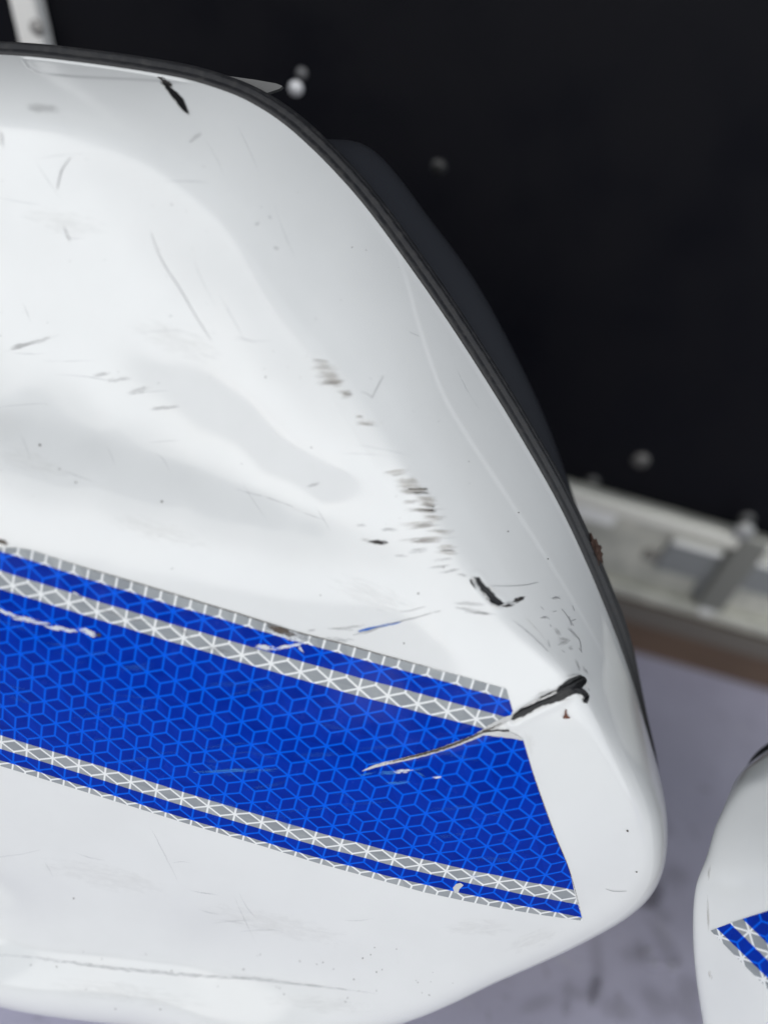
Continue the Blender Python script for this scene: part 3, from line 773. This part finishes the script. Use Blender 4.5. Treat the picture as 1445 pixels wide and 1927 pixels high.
def mark(cx, cy, length, ang, width, material, name="scuff_mark", parent=None, bend=0.0, seed=None, off=0.00022, bv=None):
    """soft-ended rub mark, laid on the surface as a thin film"""
    a = R(ang); ux, uy = math.cos(a), math.sin(a); sd_ = rng.uniform(0, 500) if seed is None else seed
    nl = max(3, int(length / 7)); nw_ = 4 if width < 16 else max(5, int(width / 7))
    V = []; F = []; U = []; PXs = []; ok = []
    for i in range(nl + 1):
        s = i / nl - 0.5
        for j in range(nw_ + 1):
            t = j / nw_ - 0.5
            b = bend * (1 - 4 * s * s) + t * width
            px = cx + ux * s * length - uy * b; py = cy + uy * s * length + ux * b
            h = hit(px, py, bv, off); ok.append(h is not None)
            V.append(tuple(h) if h is not None else (0, 0, 0)); U.append((i / nl, j / nw_)); PXs.append((s * length + sd_ * 13, t * width + sd_))
    for i in range(nl):
        for j in range(nw_):
            q = [i * (nw_ + 1) + j, (i + 1) * (nw_ + 1) + j, (i + 1) * (nw_ + 1) + j + 1, i * (nw_ + 1) + j + 1]
            if all(ok[k] for k in q): F.append(q[::-1])
    F = biggest(F)
    if not F: return None
    use = sorted({k for f in F for k in f}); mp_ = {k: q for q, k in enumerate(use)}
    V = [V[k] for k in use]; U = [U[k] for k in use]; PXs = [PXs[k] for k in use]; F = [[mp_[k] for k in f] for f in F]
    me = mesh(name, V, F)
    li = np.empty(len(me.loops), int); me.loops.foreach_get('vertex_index', li)
    for nm, arr in (('mark', U), ('px', PXs)):
        lay = me.uv_layers.new(name=nm); lay.data.foreach_set('uv', np.asarray(arr, float)[li].ravel())
    return link(name, me, material, parent or root)

def ribbon(pts, material, name="scratch", parent=None, off=0.00026, rough=0.0, step=5.0, uv=False):
    """open strip along x, y, width rows"""
    Q = polyline(np.array(pts, float), step)
    t = np.gradient(Q[:, :2], axis=0); t /= np.linalg.norm(t, axis=1)[:, None] + 1e-9
    nrm = np.c_[-t[:, 1], t[:, 0]]; V = []; F = []; ok = []; U = []; PXs = []; Ls = 0.0; sd_ = rng.uniform(0, 500)
    for k, q in enumerate(Q):
        if k: Ls += np.linalg.norm(Q[k, :2] - Q[k - 1, :2])
        for e, sg in enumerate((-0.5, 0.0, 0.5)):
            wd = q[2] * (1 + rng.uniform(-rough, rough))
            p = q[:2] + nrm[k] * sg * wd
            h = hit(p[0], p[1], None, off + (0.0002 if e == 1 else 0)); ok.append(h is not None); V.append(tuple(h) if h is not None else (0, 0, 0))
            U.append((0.1 + 0.8 * k / max(1, len(Q) - 1), e * 0.5)); PXs.append((Ls + sd_ * 7, sg * q[2] + sd_))
    for k in range(len(Q) - 1):
        for e in (0, 1):
            f = [3 * k + e, 3 * k + 3 + e, 3 * k + 4 + e, 3 * k + 1 + e]
            if all(ok[i] for i in f): F.append(f[::-1])
    me = mesh(name, V, F)
    li = np.empty(len(me.loops), int); me.loops.foreach_get('vertex_index', li)
    for nm, arr in (('mark', U), ('px', PXs)):
        lay = me.uv_layers.new(name=nm); lay.data.foreach_set('uv', np.asarray(arr, float)[li].ravel())
    return link(name, me, material, parent or root)

def ragged(P, amp, step=5):
    P = np.vstack([np.asarray(P, float), P[:1]]); out = []
    for k in range(len(P) - 1):
        n = max(1, int(np.linalg.norm(P[k + 1] - P[k]) / step))
        for q in range(n):
            f = q / n; p = P[k] + (P[k + 1] - P[k]) * f
            out.append((p[0] + rng.uniform(-amp, amp), p[1] + rng.uniform(-amp, amp)))
    return out

def gouge(P, amp=0.8, name="gouge", step=4, fat=1.4):
    P = np.asarray(P, float); nr = outward(P); P = P + nr * fat
    o = patch(name, ragged(P, amp, step), GOUGE, root, 0.00045, 3.0)
    me = o.data                                         # worn lump: uneven surface
    n = Vector(FR.n)
    for v in me.vertices: v.co = v.co + n * rng.uniform(-0.0001, 0.00025)
    return o

# bare plastic where the gloss is gouged away
gouge([(310, 158), (322, 168), (333, 176), (343, 188), (350, 201), (355.5, 217), (345, 208), (334, 194), (322, 178), (313, 167)], 0.7)
mark(313, 157, 34, 40, 17, M_DARK); mark(302, 147, 14, 20, 6, M_DARK)
gouge([(893, 1087), (900, 1086), (904, 1094), (911, 1103), (921, 1110), (926, 1117), (932, 1125), (940, 1130), (946, 1135), (938, 1139), (929, 1136), (919, 1129), (911, 1119), (905, 1109), (900, 1100), (897, 1094)], 1.3)
mark(960, 1134, 34, -12, 10, M_FAINT); mark(975, 1128.5, 26, -22, 13, M_DARK); mark(980, 1126, 20, -22, 9, M_DARK); mark(896, 1096, 40, 62, 24, M_FAINT)
gouge([(961, 1354), (964.5, 1347), (972, 1340), (992, 1327), (1020, 1315), (1046, 1305.5), (1049, 1296), (1057, 1288), (1075, 1276), (1091, 1271.5), (1099, 1276.6), (1098, 1289), (1089, 1297.4),
       (1098, 1303), (1107, 1309), (1104, 1316), (1101.5, 1323), (1097, 1321), (1095, 1311), (1084, 1304), (1068, 1309), (1058, 1316), (1034, 1323.5), (1006, 1334.5), (982, 1348), (966, 1355)], 0.9)
# raised curls of torn plastic at the head of the long gouge
def curl(pts, r, name="plastic_curl"):
    Q = polyline(np.array(pts, float), 2.5); V = []; F = []
    for k, q in enumerate(Q):
        c = hit(q[0], q[1], None, 0.0004 + 0.0005 * math.sin(math.pi * k / (len(Q) - 1)))
        t = Q[min(k + 1, len(Q) - 1), :2] - Q[max(k - 1, 0), :2]; t /= np.linalg.norm(t) + 1e-9
        dv = RT * -t[1] * 1 + UP * -t[0]; nv = FR.n
        rr = r * (0.5 + 0.5 * math.sin(math.pi * (0.1 + 0.8 * k / (len(Q) - 1)))) * rng.uniform(0.85, 1.15)
        for a in range(6):
            an = a / 6 * 2 * math.pi; V.append(tuple(c + dv * rr * math.cos(an) + nv * rr * math.sin(an)))
    for k in range(len(Q) - 1):
        for a in range(6): F.append([6 * k + a, 6 * k + (a + 1) % 6, 6 * k + 6 + (a + 1) % 6, 6 * k + 6 + a])
    return link(name, mesh(name, V, F), GOUGE, root)
curl([(1052, 1299), (1066, 1290), (1082, 1282), (1094, 1276)], 0.0011)
curl([(1080, 1296), (1090, 1298), (1099, 1304), (1105, 1310)], 0.0009)
curl([(1104, 1309), (1101, 1315), (1099, 1321)], 0.0008)
curl([(1096, 1274), (1099, 1282), (1094, 1291)], 0.0008)
curl([(975, 1341), (1000, 1328), (1025, 1317), (1045, 1309)], 0.0008)
mark(1022, 1306, 66, -24, 16, M_GREY, seed=3)
mark(712, 1020.5, 46, 2, 11, M_DARK); mark(710, 1020.5, 30, 1, 7, M_DARK); mark(688, 1016, 26, 12, 8, M_BROWN)
mark(2, 1019, 44, 14, 13, M_GRIME, "grime")
CHIP = mat("chipped_gloss_edge", (0.78, 0.77, 0.75), 0.35)
for (x, y, l, a, wd) in [(1030, 1309, 40, -24, 4), (1000, 1322, 36, -26, 3.5), (975, 1352, 20, -24, 3), (1078, 1272, 24, -14, 3.5), (1103, 1290, 16, 60, 3), (1092, 1310, 14, 40, 4), (1060, 1318, 22, -16, 3), (1020, 1330, 30, -20, 3),
                         (890, 1090, 12, 60, 3), (914, 1122, 18, 50, 3), (930, 1141, 14, 20, 3), (925, 1108, 16, 45, 2.5)]:
    ribbon([(x - math.cos(R(a)) * l / 2, y - math.sin(R(a)) * l / 2, 0.6), (x, y, wd), (x + math.cos(R(a)) * l / 2, y + math.sin(R(a)) * l / 2, 0.6)], CHIP, "chipped_edge", None, 0.00055, 0.4, 4)
for (x, y, l, a, wd) in [(1030, 1306, 46, -25, 5), (955, 1140, 30, -6, 7), (888, 1098, 24, 60, 6)]:
    mark(x, y, l, a, wd, M_DARK, "gouge_fleck", off=0.0003)
# the torn, folded line across the tape
SILV = mat("wrinkled_film", (0.62, 0.62, 0.61), 0.3)
ribbon([(963, 1346, 5), (944, 1358, 13), (927, 1367, 15), (911, 1376, 12), (890, 1387, 9), (854, 1401, 9), (817, 1413.5, 8), (780, 1423.5, 7), (742, 1432.5, 6), (717, 1438, 6), (695, 1445, 4), (682, 1450, 1)], SILV, "tape_tear", tape, 0.0005, 0.15)
ribbon([(961, 1351, 7), (940, 1362, 12), (911, 1375, 10), (880, 1388.5, 9), (854, 1399.7, 9), (817, 1412, 9), (780, 1422, 8), (742, 1431, 7), (717, 1437, 5), (698, 1443, 3)], M_GRIME, "torn_edge", tape, 0.00085)
ribbon([(930, 1366, 2.0), (911, 1375, 3.6), (880, 1388, 4.0), (854, 1399, 4.2), (817, 1411, 4.0), (780, 1421, 3.4), (750, 1429, 2)], M_GRIME, "torn_edge", tape, 0.0011)
ribbon([(908, 1377, 3.0), (930, 1374.5, 2.8), (945, 1374, 2.8), (957, 1374, 3.4)], GOUGE, "torn_edge", tape, 0.0008, 0.4, 4)
ribbon([(905, 1381, 4), (930, 1379, 11), (956, 1382, 12), (983, 1391, 3)], SILV, "tape_tear", tape, 0.0006, 0.1)
for (x, y, l, a, wd, mt) in [(706, 1436, 40, -4, 5, M_PALEB), (735, 1453, 60, -3, 10, M_PALEB), (757, 1450, 50, -4, 9, M_WHITE), (786, 1447, 34, -8, 4, M_PALEB), (820, 1462, 26, -6, 5, M_WHITE), (750, 1472, 60, -3, 9, M_PALEB),
                             (690, 1456, 50, -14, 6, M_PALEB), (450, 1449, 190, -1, 10, M_PALEB), (400, 1451, 90, -1, 5, M_PALEB), (790, 1455, 30, 30, 6, M_PALEB)]:
    mark(x, y, l, a, wd, mt, "tape_scratch", tape, off=0.00055)
# flaked print on the tape
for (x, y, l, a, wd, mt) in [(14, 1152, 60, 24, 11, M_WHITE), (50, 1165, 66, 8, 13, M_WHITE), (78, 1172, 40, 2, 8, M_WHITE), (108, 1181, 62, 9, 13, M_WHITE), (133, 1186, 40, 10, 9, M_WHITE), (166, 1189, 46, 22, 15, M_WHITE), (187, 1194, 14, 20, 11, M_DARK),
                             (535, 1217, 40, -14, 10, M_WHITE), (556, 1213, 38, -16, 9, M_WHITE), (565, 1220, 22, 50, 6, M_WHITE), (500, 1218, 60, 10, 13, M_WHITE), (478, 1222, 70, 10, 11, M_FAINT),
                             (143, 1116, 20, 20, 5, M_WHITE), (345, 1187, 60, 40, 12, M_FAINT), (210, 1152, 80, 20, 9, M_FAINT), (258, 1166, 60, 12, 9, M_FAINT), (410, 1222, 70, 14, 14, M_FAINT), (640, 1203, 70, 5, 12, M_FAINT)]:
    mark(x, y, l, a, wd, mt, "tape_scratch", tape, off=0.00055)
mark(540, 1192, 110, 19, 26, M_WHITE, "tape_scratch", tape, off=0.0006); mark(530, 1186, 80, 19, 20, M_GRIME, "tape_scratch", tape, off=0.00065); mark(560, 1196, 80, 18, 18, M_FAINT, "tape_scratch", tape, off=0.0007)
SHEEN = m_mark("worn_sheen", (0.03, 0.17, 0.62), 0.22, (0.3, 0.9), (0.03, 0.7), wts=(1.6, 0.5, 0.62))
for q in range(46):
    x = rng.uniform(10, 960); y = 1150 + 0.30 * x + rng.uniform(0, 240)
    mark(x, y, rng.uniform(40, 150), rng.choice([0, 4, 16, -8]) + rng.uniform(-6, 6), rng.uniform(4, 14), SHEEN, "tape_scratch", tape, off=0.0005)
patch("tape_joint", [(852, 1669), (858, 1662), (866, 1660), (872, 1664), (864, 1672), (862, 1679), (855, 1679)], SILV, tape, 0.0006, 4.0)
# grime along the upper cut edge of the tape
tp = np.array(TOP[1:]); ribbon([(x, y - 0.6, 2.6) for x, y in tp], M_GRIME, "edge_grime", tape, 0.0005)
ribbon([(984, 1392, 1.6), (1004, 1459.5, 1.8), (1041, 1564, 2.0), (1070, 1636, 2.2), (1096, 1732, 2.6)], M_GRIME, "edge_grime", tape, 0.0005)
# rubs along the recess edge
for (x, y, l, a, wd) in [(604, 682, 30, 10, 12), (612, 694, 44, 4, 13), (618, 706, 40, 0, 12), (622, 720, 46, -4, 14), (628, 718, 30, -2, 16), (648, 738, 20, -2, 9), (652, 744, 20, -4, 8), (676, 784, 14, -3, 6), (688, 796, 34, 5, 12),
                         (746, 888, 42, -8, 10), (768, 910, 46, 4, 26), (780, 925, 46, 0, 16), (778, 924, 50, 0, 9), (802, 940, 34, 6, 22), (775, 944, 30, 0, 5), (808, 950, 26, 0, 8), (798, 960, 64, -3, 6), (806, 964, 26, 0, 9), (815, 975, 40, -2, 10),
                         (792, 985, 70, -5, 6), (796, 990, 60, -4, 5), (828, 1000, 44, 3, 11), (806, 1014, 84, -4, 8), (800, 1019, 60, -2, 5), (842, 1040, 40, 4, 9), (840, 1030, 34, 0, 8)]:
    mark(x, y, l * 1.5, a, wd * 1.2, M_BROWN, "scuff_mark")
    for q in range(3):
        mark(x + rng.uniform(-8, 8), y + rng.uniform(-0.6, 0.6) * wd, l * rng.uniform(0.5, 1.5), a + rng.uniform(-5, 5), rng.uniform(2.5, 5.5), M_BROWN if q else M_GREY, "scuff_mark")
for (x, y, l, a, wd) in [(590, 912, 26, -12, 7), (788, 1036, 36, -8, 9), (756, 1046, 24, 3, 6), (680, 988, 18, 4, 7), (732, 996, 32, 2, 7), (832, 1053, 40, -6, 5), (826, 1066, 40, -10, 5), (848, 1074, 38, -12, 6), (870, 1082, 20, 10, 6),
                         (80, 205, 66, 4, 18), (60, 646, 96, -17, 8), (40, 650, 40, -14, 10), (190, 705, 36, -16, 8), (225, 714, 44, -6, 9), (263, 735, 44, -12, 11), (310, 767, 60, -6, 8), (530, 946, 90, 20, 2), (580, 968, 60, 20, 2), (470, 928, 50, 14, 2),
                         (128, 442, 34, 68, 7), (5, 262, 34, 82, 7), (880, 1136, 60, 4, 7), (893, 1150, 74, 9, 9), (900, 1153, 50, 9, 5), (484, 421, 12, -30, 6), (508, 409, 8, 50, 5), (520, 467, 14, 20, 6), (370, 258, 24, -40, 9), (360, 266, 10, -20, 4)]:
    mark(x, y, l * 1.3, a, wd * 1.4, M_GREY, "scuff_mark")
for (x, y, l, a, wd) in [(660, 1180, 90, -6, 7), (640, 1184, 60, 4, 6), (585, 1186, 24, -10, 6), (700, 1186, 62, -20, 8)]: mark(x, y, l, a, wd, M_GREY, "scuff_mark")
mark(718, 1178, 110, -12, 6, M_BLUE, "scuff_mark"); mark(690, 1184, 60, -14, 6, M_BLUE, "scuff_mark")
# hair scratches
INK = mat("scratch_grey", (0.36, 0.36, 0.37), 0.6); INK2 = mat("scratch_pale", (0.42, 0.42, 0.43), 0.6)
ribbon([(135, 296, 0.8), (125, 308, 1.8), (117, 320, 2.2), (113, 335, 1.8), (109, 354, 2.6)], M_GREY, rough=0.1)
ribbon([(134, 297, 0.6), (117, 321, 1.5), (109, 355, 1.2)], INK, rough=0.2)
ribbon([(285, 440, 0.6), (305, 490, 1.2), (340, 545, 1.4), (372, 600, 1.2), (398, 640, 0.6)], INK2)
ribbon([(721, 708, 0.6), (710, 728, 1.3), (699, 750, 0.7)], INK2); ribbon([(700, 748, 0.8), (688, 740, 0.8), (680, 738, 0.5)], INK2)
ribbon([(665, 1195, 0.8), (700, 1184, 1.6), (745, 1171, 1.6), (790, 1160, 1.4), (812, 1153, 0.8)], INK, rough=0.5)
ribbon([(815, 1152, 0.6), (828, 1150, 1.2)], INK); ribbon([(752, 1151, 0.5), (772, 1149, 1.0), (800, 1141, 0.5)], INK2)
ribbon([(926, 1103, 0.5), (960, 1103, 1.3), (990, 1101, 1.3), (1012, 1096, 0.7)], INK2)
ribbon([(975, 1150, 0.5), (1000, 1175, 1.5), (1020, 1198, 1.5), (1040, 1232, 0.7)], M_BROWN)
ribbon([(965, 1168, 0.5), (1000, 1196, 1.8), (1030, 1226, 1.0)], INK2, rough=0.6)
ribbon([(1139, 1672, 0.6), (1150, 1676, 1.3), (1165, 1677, 1.0), (1178, 1676, 0.5)], INK2)
ribbon([(770, 625, 0.5), (780, 630, 1.0), (788, 633, 0.5)], INK2)
for (pts) in [[(1039, 1127), (1046, 1124), (1054, 1128)], [(1056, 1146), (1064, 1156), (1072, 1168), (1078, 1178)], [(1018, 1164), (1026, 1161), (1033, 1166)], [(1016, 1142), (1022, 1147)], [(1072, 1170), (1082, 1166)],
              [(1034, 1175), (1036, 1180)], [(1088, 1220), (1094, 1228)], [(1085, 1250), (1089, 1262)], [(1067, 1184), (1080, 1194), (1090, 1206), (1093, 1228)], [(1030, 1205), (1034, 1218)], [(1046, 1150), (1040, 1152)],
              [(1080, 1150), (1076, 1140)], [(1070, 1160), (1074, 1178)], [(1056, 1224), (1062, 1228)], [(1103, 1290), (1108, 1300)]]:
    ribbon([(x, y, 1.5 if 0 < k < len(pts) - 1 else 0.9) for k, (x, y) in enumerate(pts)], INK, rough=0.5, step=3)
for (x, y, l, a, wd) in [(1078, 1192, 40, 48, 8), (1060, 1204, 30, 10, 14), (1073, 1220, 12, 20, 12), (1048, 1190, 26, 50, 12), (1086, 1250, 30, 65, 7), (1060, 1210, 30, -30, 12), (1100, 1262, 24, 60, 8), (1044, 1126, 20, 0, 7), (1022, 1163, 22, 0, 6)]:
    mark(x, y, l, a, wd, M_GREY, "scuff_mark")
# brown run along the groove above the bottom lip
ribbon([(-60, 1793, 6), (60, 1802, 9), (200, 1820, 10), (260, 1826, 10), (400, 1838, 9), (480, 1841, 9), (600, 1855, 5), (712, 1869, 2)], M_FAINT, "grime_run", step=8)
ribbon([(440, 1840, 2), (520, 1848, 4), (620, 1858, 4), (715, 1870, 1)], M_FAINT, "grime_run", step=8)
# grey blade of the case's folded handle, just behind the rim
hp = [(380, 132), (430, 143), (480, 150), (520, 157), (532, 162), (526, 167), (500, 176), (470, 172), (420, 160), (380, 150)]
bm = bmesh.new(); fr_ = []; bk_ = []
for p in hp:
    q = FR.from_px([p], -0.035)
    fr_.append(bm.verts.new(FR.world(q, [-0.035])[0])); bk_.append(bm.verts.new(FR.world(q * 0.998, [-0.038])[0]))
bm.faces.new(fr_); bm.faces.new(bk_[::-1])
for k in range(len(hp)): bm.faces.new([bk_[k], bk_[(k + 1) % len(hp)], fr_[(k + 1) % len(hp)], fr_[k]])
bm_obj("handle", bm, mat("grey_handle_plastic", (0.10, 0.10, 0.10), 0.5), root)
# fine hair scratches and wipe marks all over the gloss
HAIR = m_mark("hair_scratch", (0.48, 0.48, 0.49), 0.26, (0.3, 0.9), (0.02, 0.5), wts=(1.6, 0.5, 0.6))
for q in range(46):
    x, y = rng.uniform(10, 900), rng.uniform(280, 1000)
    if q > 30: x, y = rng.uniform(10, 800), rng.uniform(1590, 1760)
    mark(x, y, rng.uniform(40, 150), rng.choice([-4, 0, 14, 62]) + rng.uniform(-8, 8), rng.uniform(2, 3.5), HAIR, "hair_scratch", bend=rng.uniform(-6, 6))
DUST = m_mark("dust_film", (0.55, 0.52, 0.48), 0.10, (0.3, 1.0), (0.03, 0.12), wts=(1.5, 0.5, 0.55), wob_amp=0.4)
for (x, y, l, a, wd) in [(120, 420, 200, 10, 60), (330, 640, 220, 20, 70), (60, 870, 180, 16, 50), (300, 1000, 240, 16, 50), (700, 1120, 200, 20, 60), (200, 1650, 300, 12, 60), (520, 1740, 320, 12, 60), (900, 1745, 160, 0, 40), (1000, 1770, 140, -20, 40), (860, 1560, 10, 0, 10), (990, 1400, 60, 70, 40), (250, 1870, 360, 8, 50), (600, 1890, 240, 4, 40)]:
    mark(x, y, l, a, wd, DUST, "dust_smear")
# specks of dirt, one by one
SPECK = mat("dirt_speck", (0.06, 0.045, 0.035), 0.8)
def speck(px, py, r):
    P = [(px + r * rng.uniform(0.6, 1.2) * math.cos(k / 6 * 6.283), py + r * rng.uniform(0.5, 1.1) * math.sin(k / 6 * 6.283)) for k in range(6)]
    try: patch("dirt_speck", P, SPECK, root, 0.0003, 50)
    except Exception: pass
for (x, y, r) in [(305, 944, 2.2), (113, 883, 1.8), (787, 1117, 2.2), (586, 842, 1.4), (662, 466, 1.6), (975, 965, 1.5), (955, 1000, 1.5), (834, 1068, 1.8), (76, 838, 3), (144, 908, 2.2), (324, 385, 1.5), (322, 595, 1.6), (140, 1690, 1.8),
                  (325, 1070, 1.3), (1030, 1052, 1.6), (933, 648, 1.4), (500, 710, 1.8), (1197, 1640, 2), (1180, 1563, 2.4), (300, 1010, 1.2), (603, 1120, 1.4), (760, 1210, 1.6)]: speck(x, y, r)
for k in range(60):
    speck(rng.uniform(0, 900), rng.uniform(300, 1000), rng.uniform(0.5, 1.0))
for k in range(40):
    speck(rng.uniform(40, 900), rng.uniform(1780, 1900), rng.uniform(0.7, 1.6))

# loose bits lying on things
FLAKE = mat("rust_brown_flake", (0.16, 0.06, 0.035), 0.8)
def crumb(name, px, py, pts, label, cat, thick=0.001):
    base = hit(px, py); n = FR.n
    bm = bmesh.new(); top = []; bot = []
    for (x, y) in pts:
        p = base + RT * x * 0.0003 - UP * y * 0.0003
        bot.append(bm.verts.new(p + n * 0.0001)); top.append(bm.verts.new(p + n * (thick * rng.uniform(0.6, 1.3))))
    bm.faces.new(top); bm.faces.new(bot[::-1])
    for k in range(len(pts)): bm.faces.new([bot[k], bot[(k + 1) % len(pts)], top[(k + 1) % len(pts)], top[k]])
    o = bm_obj(name, bm, FLAKE); tag(o, label, cat)
    return o
crumb("bark_flake", 1065, 1344, [(-2, -10), (1, -9), (0, -3), (3, 2), (7, 6), (1, 7), (-6, 6), (-3, 1)], "tiny rust brown flake stuck on the white corner below the long black gouge", "flake")
# clod of dried mud on the outside of the rim
pm = FR.world(FR.from_px([(1120, 1036)], -0.008), [-0.008])[0]
bm = bmesh.new(); bmesh.ops.create_icosphere(bm, subdivisions=3, radius=0.0075)
for v in bm.verts:
    q = v.co.copy(); k = 1 + 0.5 * math.sin(q.x * 900 + 1) * math.sin(q.y * 1100) + rng.uniform(-0.2, 0.2)
    q *= k; v.co = Vector(pm) + RT * q.x * 0.42 + UP * (q.y * 1.05) - RT * 0.35 * q.y + FWD * q.z * 0.5
md = bm_obj("mud_clod", bm, mat("dried_mud", (0.055, 0.030, 0.022), 0.9)); tag(md, "small clod of brown dried mud stuck to the black rim before the rail", "mud")

# stains and chips on the floor
def floor_mark(cx, cy, length, ang, width, material, name):
    a = R(ang); V = []; U = []; PXs = []; n = 8; sd_ = rng.uniform(0, 500)
    for i in range(n + 1):
        for j in range(n + 1):
            s, t = i / n - 0.5, j / n - 0.5
            p = at_z(cx + math.cos(a) * s * length - math.sin(a) * t * width, cy + math.sin(a) * s * length + math.cos(a) * t * width, 0.003)
            V.append(tuple(p)); U.append((i / n, j / n)); PXs.append((s * length + sd_ * 11, t * width + sd_ * 3))
    F = [[i * (n + 1) + j, i * (n + 1) + j + 1, (i + 1) * (n + 1) + j + 1, (i + 1) * (n + 1) + j] for i in range(n) for j in range(n)]
    me = mesh(name, V, F); li = np.empty(len(me.loops), int); me.loops.foreach_get('vertex_index', li)
    for nm, arr in (('mark', U), ('px', PXs)):
        lay = me.uv_layers.new(name=nm); lay.data.foreach_set('uv', np.asarray(arr, float)[li].ravel())
    return link(name, me, material, fl)
for (x, y, l, a, wd) in [(1224, 1684, 62, -60, 46), (1118, 1866, 58, -76, 22)]:
    floor_mark(x, y, l * 1.3, a, wd * 1.4, M_FLOORSTAIN, "floor_stain")
for (x, y, l, a, wd) in [(1244, 1720, 60, 40, 26), (1066, 1868, 60, -80, 24), (1124, 1810, 130, 85, 26), (1088, 1872, 40, 20, 26), (1066, 1898, 40, -80, 20), (1190, 1800, 50, 20, 30), (1250, 1775, 90, 60, 30), (1290, 1900, 90, 40, 40),
                         (1235, 1890, 80, 50, 40), (1300, 1866, 60, 60, 40), (1208, 1795, 60, 70, 26), (1160, 1900, 80, 20, 40), (1270, 1650, 60, 20, 40), (1010, 1890, 80, -20, 30), (1330, 1230, 60, 15, 20), (1240, 1560, 60, 0, 40)]:
    floor_mark(x, y, l * 1.3, a, wd * 1.4, M_FLOORDIM, "floor_stain")
for (x, y, l, a, wd) in [(1218, 1789, 22, 0, 18), (1264, 1818, 40, 40, 22), (1230, 1812, 26, 20, 16)]:
    floor_mark(x, y, l, a, wd, M_FLOORCHIP, "floor_chip")
# marks on the second case
for (x, y, l, a, wd) in [(1332, 1720, 80, 88, 7), (1336, 1835, 24, 80, 8), (1334, 1640, 40, 95, 6)]: mark(x, y, l, a, wd, M_BROWN, "scuff_mark", root2, bv=BV2)
